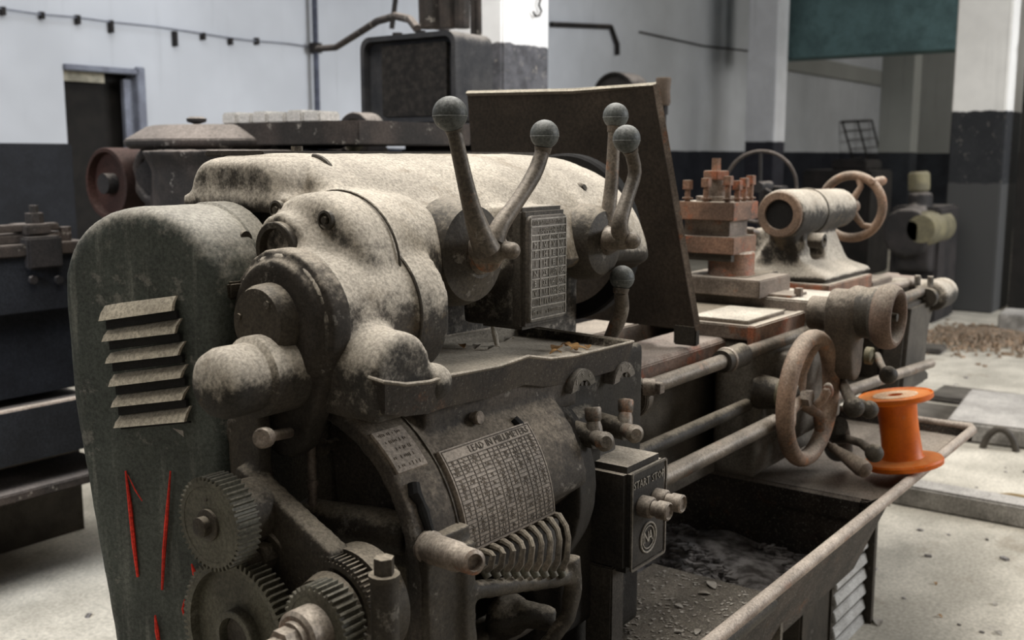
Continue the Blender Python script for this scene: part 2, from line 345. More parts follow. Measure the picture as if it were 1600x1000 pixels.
thing_mesh('thin_conduit', MB().tube(pts, .012, 6), BGD, 'thin conduit crossing the grey wall left of the slim pillar', 'pipe')
# hook on near pillar
hk = [U(a,b_,y=3.33) for a,b_ in ((846,-6),(842,8),(846,17),(843,24),(837,26),(833,18))]
thing_mesh('hook', MB().tube(hk, .006, 8), BGD, 'small iron hook hanging on the white top of the near pillar', 'hook')
# mesh rack leaning on back wall
t = empty('wire_rack', U(1345,245,y=YW-.25), 'slim dark wire rack leaning against the far grey wall', 'rack')
A = [U(1316,190,y=YW-.06), U(1362,188,y=YW-.06), U(1376,244,y=YW-.25), U(1332,246,y=YW-.25)]
A[2] = A[1]+(A[2]-A[1])*(A[1].z/(A[1].z-A[2].z)); A[3] = A[0]+(A[3]-A[0])*(A[0].z/(A[0].z-A[3].z)); A[2].y = max(A[2].y, YW-.9); A[3].y = max(A[3].y, YW-.9)
for i in range(4): build('rail', MB().tube([A[i], A[(i+1)%4]], .02, 6), BGD, t)
for k in range(1,12): build('rung', MB().tube([A[0].lerp(A[3], k/12), A[1].lerp(A[2], k/12)], .010, 6), BGD, t)
build('rail', MB().tube([A[0].lerp(A[1],.5), A[3].lerp(A[2],.5)], .02, 6), BGD, t)

# ------------------------------------------------------------------ cabinet with dark mesh front on a stand
p0 = U(565,190,x=3.3); p1 = U(705,45,x=3.3)
CB = (3.3, p1.y-.02, 1.49); CT = (3.3+.24, p0.y, 1.845)
t = empty('switch_cabinet', (3.42,(p0.y+p1.y)/2,1.47), 'grey round-cornered steel cabinet with dark front standing before the near pillar', 'cabinet')
def rrect(y0,y1,z0,z1,r,n=6):
    P_ = []
    for cy,cz,a0 in ((y1-r,z1-r,0),(y0+r,z1-r,PI/2),(y0+r,z0+r,PI),(y1-r,z0+r,1.5*PI)):
        for k in range(n+1): a = a0+PI/2*k/n; P_.append((cy+r*math.cos(a), cz+r*math.sin(a)))
    return P_
cab = MB(); o1 = rrect(CB[1],CT[1],CB[2],CT[2],.05); i1 = rrect(CB[1]+.02,CT[1]-.02,CB[2]+.02,CT[2]-.02,.04)
cab.rings([[V((3.34,a,b_)) for a,b_ in i1],[V((3.3,a,b_)) for a,b_ in i1],[V((3.3,a,b_)) for a,b_ in o1],[V((3.54,a,b_)) for a,b_ in o1]])
build('housing', cab, mat('cabinet_grey', (.050,.049,.050), (.024,.025,.028), dust=(.20,.185,.17), lo=.2, hi=.9), t)
build('front_panel', MB().prism(rrect(CB[1]+.06,CT[1]-.11,CB[2]+.025,CT[2]-.04,.01), 'x', 3.315, 3.36), mat('sooty_mesh', (.028,.024,.021), (.010,.009,.008), dust=None, scale=4, wear=.12), t)
for yy in (.3,.55,.8): build('cap', MB().cyl((3.42,CB[1]+(CT[1]-CB[1])*yy,1.84), (3.42,CB[1]+(CT[1]-CB[1])*yy,1.87), .022, n=12), BGD, t)
t = empty('machine_column', (3.45,2.95,0), 'dark iron machine base carrying the grey cabinet', 'machine')
build('column', MB().box((3.42,2.70,0), (3.9,3.15,1.40)), BGD, t, bevel=.02)
build('table', MB().box((3.25,2.60,1.40), (4.0,3.45,1.47)), BGD, t, bevel=.012)
build('bracket', MB().cyl((3.2,3.05,1.36), (3.2,3.3,1.36), .05), BGM, t)
# vertical pipes between cabinet and pillar
for a, rr, lab in ((748,.012,'thin rusty pipe rising beside the cabinet, nearer the pillar'),(740,.016,'brown pipe rising beside the cabinet, nearer its side')):
    thing_mesh('riser_pipe', MB().tube([U(a,-10,x=3.7), U(a+1,60,x=3.7), U(a-3,142,x=3.7)-V((0,0,.1))], rr, 8), BGM, lab, 'pipe')
t = thing_mesh('conduit_bundle', MB().box(U(664,44,x=3.75)+V((0,0,0)), U(664,44,x=3.75)+V((.1,.001,.6))).tube([U(672,44,x=3.75),U(670,-20,x=3.75)], .05, 10).tube([U(700,44,x=3.75),U(698,-20,x=3.75)], .04, 10).tube([U(722,44,x=3.75),U(722,-20,x=3.75)], .035, 10), BGM, 'bundle of rusty conduits rising from behind the cabinet top', 'pipe')

# ------------------------------------------------------------------ big background gearbox machine (left)
XM = 2.15
def B(px, py, dx=0): return U(px, py, x=XM+dx)
t = empty('planing_machine', (2.6,2.9,0), 'big old machine with domed gear housing behind the lathe at left', 'machine')
c = MB()
a = B(205,330); b_ = B(520,200)
ya, yb = B(205,240).y, B(520,240).y
c.box((XM,yb,.5), (XM+.55,ya-.05,1.36))
c.turn((XM+.1,(ya+.2+yb)/2-.1,.9), (0,0,1), [(.30,0),(.30,.42),(.33,.47)], 28)
c.cyl((XM-.05,B(275,300).y,1.20), (XM+.3,B(275,300).y,1.20), .085)
cast('housing', c, BGM, t, vox=.014, it=5, rough=.004)
c = MB(); c.turn((XM+.18,B(300,200).y,1.375), (0,0,1), [(.34,0),(.36,.012),(.36,.028),(.29,.07),(.27,.075)], 40)
c.box((XM+.0,B(560,200).y,1.385), (XM+.5,B(330,200).y,1.4515))
build('lid', c, BGM, t, bevel=.003)
kb = B(307,186)
build('knob', MB().turn((kb.x,kb.y,kb.z-.045), (0,0,1), [(.010,0),(.010,.03),(.030,.036),(.032,.046),(.02,.052)], 16), BGD, t)
build('shaft_collar', MB().torus(B(238,275), (1,0,0.0), .085, .016), BGM, t)
build('pulley_hub', MB().cyl(B(238,275,-.12), B(238,275,.1), .05), BGD, t)
build('cover_disc', MB().cyl(B(283,300,-.06), B(283,300,0)+V((.05,0,0)), .055), BGD, t)
tq = t; t = empty('belt_pulley', B(170,285)); t.parent = tq; t.location = WORLD['belt_pulley']-WORLD[tq.name]
pc_ = B(165,287,-.05); ax = V((1,0,0)); R_ = .122
build('rim', MB().tubex(pc_-ax*.0, pc_+ax*.12, R_, R_-.014, 40), BGR, t)
build('web', MB().cyl(pc_+ax*.03, pc_+ax*.05, R_-.005, n=40), BGR, t)
build('hub', MB().cyl(pc_-ax*.01, pc_+ax*.13, .035), BGD, t)
for k in range(4):
    an = k*PI/2+.4; u_, w_, _ = MB().frame(ax); dd = u_*math.cos(an)+w_*math.sin(an)
    build('spoke', MB().cyl(pc_+ax*.06, pc_+ax*.06+dd*(R_-.01), .014, n=8), BGR, t)
# white blocks on lid
xs = [345,370,392,417,445,472,500]; 
L_ = []
for i in range(6):
    a = B(xs[i]+1,190,.1); b2 = B(xs[i+1]-1,190,.1)
    z1 = 1.47 - (.005 if i%2 else 0); 
    o = MB().box((a.x,b2.y,1.453), (a.x+.09,a.y,z1+.022)); 
    names = ['leftmost','second from the left','third from the left','third from the right','second from the right','rightmost']
    thing_mesh('plaster_block', o, WHITE, names[i]+' of the pale blocks lined up on the machine lid', 'block', 'pale blocks lined up on the machine lid', bevel=.006)
# mossy flywheel near middle
t = empty('flywheel', U(548,205,x=2.7), 'dark round flywheel half hidden behind the lathe headstock top', 'wheel')
cc = U(552,212,x=2.7); build('rim', MB().tubex(cc, cc+V((.09,0,0)), .082, .06, 36), BGD, t); build('disc', MB().cyl(cc+V((.006,0,0)), cc+V((.03,0,0)), .065, n=36), mat('mossy_iron', (.06,.055,.035), (.03,.03,.02), dust=None), t)
build('axle', MB().cyl(cc-V((.03,0,0)), cc+V((.4,0,0)), .02), BGD, t)
# dark machine body behind headstock, hides floor
t = empty('shaping_machine', (3.1,2.3,0), 'low dark machine bed between lathe and cabinet', 'machine')
build('bed', MB().box((2.9,1.9,0), (3.3,3.1,1.30)), BGD, t, bevel=.03)
build('slide', MB().box((2.95,1.95,1.30), (3.25,2.58,1.37)), BGD, t, bevel=.01)
# big dark wheel behind guard
t = empty('large_pulley', U(960,140,y=3.6), 'large dark pulley standing behind the raised chip guard', 'pulley')
cc = U(958,152,y=3.7); build('rim', MB().tubex(cc, cc+V((.22,0,0)), .165, .15, 40), BGD, t)
build('disc', MB().cyl(cc+V((.02,0,0)), cc+V((.18,0,0)), .155, n=40), BGD, t)
build('post', MB().cyl((cc.x+.1,cc.y,0), (cc.x+.1,cc.y,cc.z), .07), BGD, t)
# wooden-handled bar behind guard
hb = U(1036,165,y=1.75)
t = empty('upright_handle', (hb.x,hb.y,.0), 'brown wooden grip on a thin upright rod behind the chip guard', 'handle')
build('rod', MB().cyl((hb.x,hb.y,.0), (hb.x,hb.y,hb.z), .012), BGD, t)
build('collar', MB().cyl((hb.x,hb.y,hb.z-.03), (hb.x,hb.y,hb.z+.004), .017), BGD, t)
build('grip', MB().turn((hb.x,hb.y,hb.z), (0,0,1), [(.021,0),(.025,.01),(.0225,.05),(.0265,.085),(.024,.092)]), HANDM, t)

# ------------------------------------------------------------------ second lathe, left foreground
t = empty('second_lathe', (1.8,3.6,0), 'dark second lathe bed with tool post at the left edge', 'lathe')
YB = 3.35
b0 = U(0,395,y=YB); b1 = U(150,375,y=YB); zb = (b0.z+b1.z)/2
build('bed', MB().box((-.6,YB,zb-.22), (2.05,YB+.35,zb)), BLUEB, t, bevel=.008)
build('way', MB().box((-.6,YB-.015,zb-.028), (2.05,YB+.10,zb+.012)), BGM, t, bevel=.004)
build('way', MB().box((-.6,YB+.2,zb-.01), (2.05,YB+.33,zb+.03)), BGM, t, bevel=.004)
build('bed_wall', MB().box((-.6,YB+.06,.55), (2.05,YB+.28,zb-.2)), BLUEB, t)
for px_ in (50,90): c_ = U(px_,437,y=YB-.002); build('bolt', MB().cyl(c_, c_-V((0,.014,0)), .014, n=12), BGD, t)
r0 = U(0,650,z=.6); r1 = U(155,615,z=.6); yr = (r0.y+r1.y)/2
build('chip_tray', MB().prism([(yr,.6),(yr+.03,.43),(yr+.6,.43),(yr+.62,.60),(yr+.60,.60),(yr+.58,.45),(yr+.05,.45),(yr+.02,.6)], 'x', -.6, 2.05), BLUEB, t)
build('tray_rim', MB().cyl((-.6,yr+.01,.6), (2.05,yr+.01,.6), .009, n=10), RIMM, t)
build('pan_floor', MB().box((-.6,yr+.03,.50), (2.05,yr+.59,.52)), BGD, t)
build('cabinet_leg', MB().box((-.6,yr+.46,0), (2.05,yr+.6,.43)), BLACK, t)
lz = U(0,772,y=yr+.05); build('ledge', MB().box((-.6,yr+.02,lz.z-.03), (1.95,yr+.3,lz.z)), BGM, t, bevel=.004)
# tool slide on it
c0 = U(45,400,y=YB+.08)
build('saddle', MB().box((c0.x-.9,YB+.02,zb+.01), (c0.x+.1,YB+.3,zb+.045)), BGM, t, bevel=.006)
build('carriage_block', MB().box((U(38,400,y=YB).x,YB-.03,zb-.07), (U(92,400,y=YB).x,YB+.2,zb+.035)), BGD, t, bevel=.006)
build('tool_post', MB().box((U(42,380,y=YB).x,YB-.01,zb+.04), (U(80,380,y=YB).x,YB+.12,zb+.075)), BGM, t, bevel=.005)
tp = U(55,362,y=YB+.05); build('post_nut', MB().cyl((tp.x,YB+.05,zb+.07), (tp.x,YB+.05,zb+.11), .03, n=8).cyl((tp.x,YB+.05,zb+.11), (tp.x,YB+.05,zb+.135), .015, n=8), BGM, t)
build('slide_bar', MB().box((-.6,YB+.02,zb+.05), (U(100,380,y=YB).x,YB+.06,zb+.075)), BGM, t, bevel=.004)
nt = U(110,378,y=YB); build('stop_nut', MB().cyl((nt.x,YB+.03,zb+.0), (nt.x,YB+.03,zb+.06), .02, n=6), BGM, t)
# dark tarp-blue cabinet before the wall at far left
t = thing_mesh('steel_locker', MB().box((1.2,5.9,0), (U(118,300,y=5.9).x,6.4,U(60,224,y=5.9).z)), BLUEB, 'dark blue steel locker below the doorway at far left', 'cabinet', bevel=.01)

# ------------------------------------------------------------------ background right
t = empty('far_wheel_machine', U(1188,290,y=2.2), 'big thin iron ring wheel behind the tool post', 'wheel')
cc = U(1188,292,y=2.0); Rw = 55*( (cc-V((0,0,HC))).dot(FW))/FPX
build('rim', MB().torus(cc, (1,.25,0), Rw, .008, 48, 8), BGM, t)
for k in range(3):
    an = k*2*PI/3+.5; u_, w_, _ = MB().frame((1,.25,0)); dd = u_*math.cos(an)+w_*math.sin(an)
    build('spoke', MB().cyl(cc, cc+dd*Rw, .009, n=8), BGD, t)
build('hub', MB().cyl(cc-V((.03,0,0)), cc+V((.1,0,0)), .025), BGD, t)
build('stand', MB().box((cc.x+.1,cc.y-.05,0), (cc.x+.2,cc.y+.05,cc.z)), BGD, t)
XR = 9.0
def C(px, py): return U(px, py, x=XR)
t = empty('drill_motor', C(1430,420), 'dark motor with yellowed cover left of the right pillar', 'motor')
c = MB(); c.cyl(C(1432,360)-V((.3,0,0)), C(1432,360)+V((.3,0,0)), .20, n=24)
c.cyl(C(1438,345), C(1438,300), .1); c.box(C(1408,420)-V((.2,0,0)), C(1468,350)+V((.3,0,0)))
cast('body', c, BGD, t, vox=.025, it=5)
c = MB(); c.cyl(C(1436,300), C(1436,268), .085, ch=.02); c.cyl(C(1455,355)-V((.3,0,0)), C(1455,355)+V((.25,0,0)), .14, ch=.03)
build('cover', c, YEL, t)
build('base', MB().box((XR-.1,C(1470,400).y,0), (XR+.5,C(1395,400).y,.95)), BGD, t, bevel=.02)
t = empty('dark_crate_stack', (13,3,0), 'row of low dark machines along the far grey wall', 'machine')
build('body', MB().box((12.0,3.9,0), (12.8,4.7,1.2)), BGD, t, bevel=.02)
build('cover', MB().box((12.1,4.0,1.2), (12.7,4.4,1.32)), BGD, t, bevel=.02)

# ------------------------------------------------------------------ floor features
kx = U(1380,770,z=0); k2 = U(1600,800,z=.0)
mb = MB(); mb.box((4.10,-1.5,0), (4.22,1.45,.085)); thing_mesh('floor_kerb', mb, SLABM, 'long low concrete kerb crossing the floor behind the orange spool', 'kerb', bevel=.008)
def slab(px, py, w_, d_, h_, rz, label, m=SLABM):
    c_ = U(px, py, z=0); mb = MB().box((c_.x-w_/2,c_.y-d_/2,0), (c_.x+w_/2,c_.y+d_/2,h_), rz=rz); return thing_mesh('concrete_slab', mb, m, label, 'slab', bevel=.012)
slab(1600,672,.8,.62,.10,.1,'pale raised concrete slab at the right edge of the floor')
slab(1570,632,.35,.75,.035,.0,'flat dark sheet standing for a floor opening behind the pale slab', HOLEM)  # shade of an open pit put into a low dark sheet
slab(1475,655,.45,.5,.03,.0,'dark slab behind the orange spool', HOLEM)
slab(1440,548,.25,.30,.04,.1,'small square block left of the rubble pile', HOLEM)
slab(1607,525,.4,.4,.18,.1,'grey block at the right edge near the pillar')
# hoop
h0 = U(1535,700,z=0); h1 = U(1588,706,z=0); d_ = h1-h0
hp = [h0+d_*(k/10)+V((0,0,.10*math.sin(PI*min(1,k/10*1.0))**.6)) for k in range(11)]
thing_mesh('floor_hoop', MB().tube(hp, .016, 10), BLACK, 'curved black pipe stub sticking out of the floor', 'pipe')
s0 = U(1552,772,z=.01); s1 = U(1610,777,z=.01)
thing_mesh('stick', MB().tube([s0, s0.lerp(s1,.5)+V((0,0,.004)), s1], [.004,.007,.005], 7), mat('tan_stick', (.42,.30,.14), dust=None), 'thin tan stick on the concrete floor at the right', 'stick')
mb = MB()
for k in range(900):
    a = random.gauss(0,1); b_ = random.gauss(0,1); p_ = U(1545,531,z=0)+V((a*.32, b_*.26, 0)); r_ = random.uniform(.006,.020)
    hgt = max(0, .07*math.exp(-(a*a+b_*b_)/2))
    mb.box(p_+V((-r_,-r_*.5,hgt*.3)), p_+V((r_,r_*.5,hgt+.012)), rz=random.uniform(0,PI))
o = thing_mesh('rubble_pile', mb, mat('rusty_rubble', (.30,.21,.14), (.20,.16,.12), dust=None, scale=2), 'low heap of brown rubble before the right pillar', 'rubble'); o['kind'] = 'stuff'
# litter on floor
mb = MB()
for k in range(260):
    if k < 180: p_ = V((random.uniform(3.1,7), random.uniform(-1.2,1.8), 0))
    else: p_ = V((random.uniform(.8,2.8), random.uniform(1.9,2.9), 0))
    r_ = random.uniform(.004,.014); mb.box(p_+V((-r_,-r_*.6,0)), p_+V((r_,r_*.6,r_*.6)), rz=random.uniform(0,PI))
o = thing_mesh('floor_litter', mb, SWARF, 'small chips and grit scattered over the concrete floor', 'litter'); o['kind'] = 'stuff'
#@@LATHE
# ================================================================== THE LATHE
lathe = empty('engine_lathe', (1.9,1.15,0), 'large dusty engine lathe filling the foreground, levers up and gears exposed', 'lathe')
LA = lathe
def cyl_x(mb, x0, x1, y, z, r, r2=None, n=32): return mb.cyl((x0,y,z), (x1,y,z), r, r2, n)
# ---- headstock casting
hs = empty('headstock', (1.35,1.2,.95)); hs.parent = LA; hs.location = V((1.35,1.2,.95))-WORLD[LA.name]
def arc(cy, cz, r, a0, a1, n): return [(cy+r*math.cos(math.radians(a0+(a1-a0)*k/n)), cz+r*math.sin(math.radians(a0+(a1-a0)*k/n))) for k in range(n+1)]
c = MB()
prof = [(1.30,.97),(1.30,1.33),(1.27,1.352)]+arc(1.16,1.150,.205,90,172,12)+[(.975,1.165),(1.08,1.155),(1.165,1.125),(1.165,.95)]
def xs_prof(x, s, pr=prof, cy=1.2, cz=1.05): return [V((x, cy+(y-cy)*s, cz+(z-cz)*s)) for y, z in pr]
c.rings([xs_prof(x, s_) for x, s_ in ((.985,.97),(1.0,1.0),(1.55,1.0),(1.66,.985),(1.74,.93),(1.79,.82),(1.81,.68))])
c.turn((1.16,1.035,1.208), (-1,-.10,0), [(.06,0),(.090,.05),(.098,.12),(.098,.222),(.092,.236),(.080,.242),(.0,.244)], 36)
cyl_x(c, .893, .96, 1.030, 1.236, .045); c.hull([(x, *p) for x in (.900,.95) for p in arc(1.03,1.236,.042,0,360,16)+arc(.99,1.20,.045,0,360,14)])
cyl_x(c, .845, 1.005, .980, 1.150, .087); cyl_x(c, 1.0, 1.06, .985, 1.146, .099); cyl_x(c, 1.055, 1.10, .99, 1.145, .096, .06)
c.cyl((1.168,1.06,1.215), (1.168,.985,1.215), .085, .072)
c.cyl((1.535,1.06,1.21), (1.535,.99,1.21), .070, .058)
c.box((1.280,.948,1.09), (1.397,1.05,1.275))
# D shaped boss on the tray
DX, DY, DZ = .916, .838, 1.094
c.turn((DX,DY,DZ), (0,1,0), [(0,0),(.046,0),(.050,.005),(.053,.06),(.056,.15)], 36); c.box((DX-.050,DY+.002,1.04), (DX+.050,.97,DZ)); c.sph((DX+.062,DY+.012,1.072), .026)
hcast = cast('casting', c, CAST, hs, vox=.0055, it=7, rough=.0012)
# arm-shaped housing on the left end
c = MB(); c.hull([(x, *p) for x in (.850,.882) for p in arc(.980,1.150,.092,0,360,20)+arc(1.071,1.077,.056,0,360,12)+arc(.985,1.025,.045,0,360,10)])
cyl_x(c, .838, .855, .980, 1.150, .078)
cast('end_housing', c, mat('dark_dusty_end', (.045,.037,.029), (.024,.020,.016), dust=(.46,.40,.32), lo=.3, hi=.95, bump=.4, wear=.3), hs, vox=.005, it=5, rough=.001)
c = MB(); c.turn((.850,.982,1.154), (-1,0,0), [(.048,0),(.046,.028),(.042,.036),(.0,.0365)], 36)
cv = build('end_cover', c, DARKC, hs)
for a_ in (250,130,10): 
    p = (.816, .982+.032*math.cos(math.radians(a_)), 1.154+.032*math.sin(math.radians(a_))); build('screw', MB().cyl(p, (.8115,p[1],p[2]), .0045, n=12), DARKC, hs)
build('lug', MB().box((.83,1.05,1.175), (.87,1.07,1.197)), DARKC, hs, bevel=.003)
c = MB(); c.turn((.85,.975,1.093), (-1,0,0), [(.049,0),(.049,.052),(.042,.057),(.042,.095),(.037,.108),(.027,.116),(.0,.118)], 36)
build('shaft_cap', c, CAST, hs)
c = MB(); c.tubex((.925,1.028,1.236), (.882,1.026,1.236), .034, .026); c.turn((.915,1.028,1.236), (-1,0,0), [(.028,0),(.028,.002),(0,.002)]); build('bore_sleeve', c, DARKC, hs)
for y_, z_ in ((.972,1.272),(1.062,1.282)):
    build('bolt', MB().turn((.924,y_,z_), (-1,0,0), [(.0125,0),(.0125,.006),(.0095,.007),(.0085,.003),(.005,.0028),(.0045,.008),(0,.0085)], 20), DARKC, hs)
build('seam_ring', MB().torus((1.001,.982,1.148), (1,0,0), .0955, .0022, 56, 6), DARKC, hs)
build('seam_ring', MB().torus((.985,1.015,1.208), (1,.1,0), .0985, .0018, 56, 6), DARKC, hs)
# hood at back left
c = MB(); 
c.rings([[V((x,1.17+(y-1.17)*s_,1.28+(z-1.28)*s_)) for y, z in arc(1.225,1.305,.045,0,90,6)+arc(1.115,1.305,.045,90,180,6)+[(1.07,1.28),(1.27,1.28)]] for x, s_ in ((.935,.86),(.945,.95),(.962,1.),(1.10,1.))])
c.box((.932,1.062,1.276), (1.10,1.278,1.298))
cast('rear_hood', c, CAST, hs, vox=.005, it=5, rough=.001)
c = MB(); c.hull([(.96,1.15,1.348),(1.02,1.15,1.348),(.96,1.15,1.325),(1.02,1.15,1.325),(.975,1.08,1.31),(1.01,1.08,1.31)]); build('hood_notch', c, CAST, hs, bevel=.006)
build('hood_recess_shade', MB().box((.96,1.08,.95), (1.01,1.26,1.285)), BLACK, hs)  # black box in place of the shaded recess below the hood
build('top_cover', MB().box((1.0,1.18,1.350), (1.70,1.31,1.3585)), DARKC, hs, bevel=.002)
build('bolt', MB().cyl((1.10,1.22,1.358), (1.10,1.22,1.366), .009, n=6), CAST, hs)
build('bolt', MB().turn(U(906,297,y=1.025), (0,-1,0.5), [(.013,0),(.013,.005),(.010,.008),(.006,.009),(.006,.012),(0,.012)], 20), DARKC, hs)
build('chuck_rim', MB().tubex((1.815,1.22,1.185), (1.85,1.22,1.185), .172, .14, 48), SLOTM, hs)
build('hood_seam', MB().tube([V((1.035,y,z)) for y, z in arc(1.115,1.305,.0462,90,180,8)+[(1.068,1.29)]], .0035, 8), BLACK, hs)
# front speed block + plate
PX0, PX1, PZ0, PZ1 = 1.289, 1.391, 1.100, 1.262
build('speed_block', MB().box((PX0-.006,.932,PZ0-.012), (PX1+.006,1.02,PZ1+.012)), BLACK, hs, bevel=.006)
sp = empty('speed_plate', (1.34,.93,1.10)); sp.parent = LA; sp.location = V((1.34,.93,1.10))-WORLD[LA.name]
def rr(x0,x1,z0,z1,r,n=5):
    P_ = []
    for cx,cz,a0 in ((x1-r,z1-r,0),(x0+r,z1-r,PI/2),(x0+r,z0+r,PI),(x1-r,z0+r,1.5*PI)):
        for k in range(n+1): a = a0+PI/2*k/n; P_.append((cx+r*math.cos(a), cz+r*math.sin(a)))
    return P_
build('backing', MB().prism(rr(PX0,PX1,PZ0,PZ1,.010), 'y', .925, .933), PLATE, sp, bevel=.001)
g = MB(); yf = .9245
def hl(z, x0=PX0+.004, x1=PX1-.004, t_=.0009): g.box((x0,yf-.0008,z-t_), (x1,yf+.001,z+t_))
def vl(x, z0, z1, t_=.0009): g.box((x-t_,yf-.0008,z0), (x+t_,yf+.001,z1))
W_ = PX1-PX0-.008; xx = [PX0+.004+W_*k for k in (0,.26,.52,.76,1)]
zz = [PZ1-.005-(PZ1-PZ0-.010)*k for k in (0,.075,.16,.22,.31,.40,.50,.60,.70,.79,.88,1)]
for z in zz: hl(z)
for i, x in enumerate(xx): vl(x, zz[-1] if i in (0,4) else zz[9] if i > 1 else zz[-2], zz[0] if i in (0,4) else zz[2])
build('grid', g, RAISED, sp)
def mp(cx, cz): return lambda x, y, z: V((cx+x, yf-z, cz+y))
def word(b, ix0, ix1, iz, size, sp_=1.0): text_mesh(b, size, mp((xx[ix0]+xx[ix1])/2, (zz[iz]+zz[iz+1])/2), 'lettering', RAISED, sp, space=sp_)
rg_ = random.Random(11)
def scribble(x0, x1, zc, h, nm='worn_lettering'):
    m_ = MB(); x = x0
    while x < x1-.002:
        if rg_.random() < .85:
            m_.box((x,yf-.0007,zc-h), (x+.0008,yf+.0005,zc+h*rg_.uniform(.3,1)))
            if rg_.random() < .6: z2 = zc+h*rg_.choice((-1,0,.8)); m_.box((x,yf-.0007,z2), (x+.0024,yf+.0005,z2+.0007))
        x += .0033
    o_ = build(nm, m_, RAISED, sp); o_['kind'] = 'stuff'
zm = lambda i: (zz[i]+zz[i+1])/2
scribble(xx[0]+.004, xx[4]-.003, zm(0), .0032); scribble(xx[1], xx[4]-.004, zm(1)+.002, .0022); scribble(xx[1]-.004, xx[4]-.004, zm(1)-.003, .0018); scribble(xx[1]+.002, xx[4]-.002, zm(2), .0026)
rows = [('V','V','V'),('14','E','37'),('H','E','61'),('23','107','154'),('33','141','270'),('U','106','316')]
for r_i, row in enumerate(rows):
    for c_i, tx in enumerate(row): word(tx, c_i+1, c_i+2, 3+r_i, .0125, .9)
for r_i, tx in enumerate(('M','P','I','N','B','V')): word(tx, 0, 1, 3+r_i, .013)
scribble(xx[0]+.003, xx[4]-.003, zm(9), .004); scribble(xx[0]+.005, xx[4]-.004, zm(10), .003)
# red paint dab
build('red_mark', MB().box((1.415,.948,1.185), (1.4185,.951,1.225)), REDP, hs)

# ---- levers
def lever(name, pts, y0, y1, rs, ball_px, by, br, m=LEVER, flat=1):
    n = len(pts); P_ = [U(a, b_, y=y0+(y1-y0)*k/(n-1)) for k, (a, b_) in enumerate(pts)]
    e = empty(name, P_[0]); e.parent = LA; e.location = P_[0]-WORLD[LA.name]
    # smooth resample
    Q = []
    for k in range(n-1):
        for t_ in (0,.34,.67): Q.append((k+t_))
    Q.append(n-1)
    def cr(f, arr):
        k = min(int(f), n-2); t_ = f-k; p0 = arr[max(k-1,0)]; p1 = arr[k]; p2 = arr[k+1]; p3 = arr[min(k+2,n-1)]
        return .5*((2*p1)+(p2-p0)*t_+(2*p0-5*p1+4*p2-p3)*t_*t_+(3*p1-p0-3*p2+p3)*t_**3)
    build('shank', MB().tube([cr(f, P_) for f in Q], [cr(f, rs) for f in Q], 18), m, e)
    bc = U(*ball_px, y=by); mb = MB().sph(bc, br, 28)
    build('ball_knob', mb, BALL, e)
    build('knob_seam', MB().torus(bc-V((0,0,br*.12)), (0,0,1), br*.985, .0007, 36, 5), BALL, e)
    d_ = (P_[-1]-bc).normalized(); build('neck_collar', MB().cyl(bc+d_*br*.85, bc+d_*(br+.006), rs[-1]*1.25, rs[-1]*1.1, n=18), m, e)
    return e
e = lever('speed_lever', [(762,392),(752,370),(737,325),(722,262),(712,215),(708,196)], .870, .880, [.019,.0165,.0125,.0105,.0100,.0100], (703,178), .88, .0225)
hb_x = U(775,388,y=.87).x
c = MB(); hp_ = V((1.163,.925,1.214))
c.cyl((1.168,.97,1.214), (1.168,.915,1.214), .036, .028); c.tube([(1.160,.925,1.218),(1.165,.905,1.216),(hb_x,.885,1.212)],[.024,.024,.02],12); hb_ = U(775,388,y=.87)
c.cyl((hb_.x,.905,hb_.z), (hb_.x,.860,hb_.z), .020, .018); c.cyl((hb_.x,.865,hb_.z), (hb_.x+.002,.845,hb_.z-.002), .012, .012); c.sph((hb_.x+.002,.845,hb_.z-.002), .0125)
cast('lever_hub', c, LEVER, LA, vox=.003, it=4)
build('boss_plate', MB().turn((1.168,.985,1.214), (0,-1,0), [(.080,0),(.076,.030),(.068,.050),(.045,.056),(.034,.064),(0,.064)], 40), DARKC, LA)
build('boss_plate', MB().turn((1.535,.99,1.205), (0,-1,0), [(.066,0),(.063,.03),(.054,.046),(.036,.052),(0,.052)], 40), DARKC, LA)
lever('feed_lever', [(772,378),(782,352),(808,315),(833,275),(845,245),(849,228)], .868, .862, [.0145,.0125,.0105,.0110,.0105,.0100], (851,210), .86, .0205)
lever('range_lever', [(972,372),(968,350),(980,310),(992,270),(986,238)], .885, .882, [.016,.0140,.0115,.0112,.0110], (979,217), .88, .0225)
lever('clutch_lever', [(948,372),(950,340),(956,280),(960,200)], .945, .95, [.016,.0135,.0115,.0105], (962,181), .95, .0220)
c = MB(); h2 = U(976,374,y=.88); c.cyl((1.538,.99,1.21), (1.538,.935,1.21), .034, .026); c.hull([(1.538+dx,.93,1.21+dz) for dx in (-.02,.02) for dz in (-.02,.02)]+[(h2.x+dx,.905,h2.z+dz) for dx in (-.016,.016) for dz in (-.016,.016)]); c.cyl((h2.x,.915,h2.z), (h2.x,.877,h2.z), .020, .017); c.sph((h2.x+.004,.868,h2.z-.002), .0145)
cast('lever_hub', c, LEVER, LA, vox=.003, it=4)
lever('lower_lever', [(950,532),(962,510),(971,482),(970,455)], .96, .93, [.010,.0135,.0135,.0115], (972,434), .93, .0215)

# ---- belt guard at the left end
bgd = empty('belt_guard', (.78,1.08,0)); bgd.parent = LA; bgd.location = V((.78,1.08,0))-WORLD[LA.name]
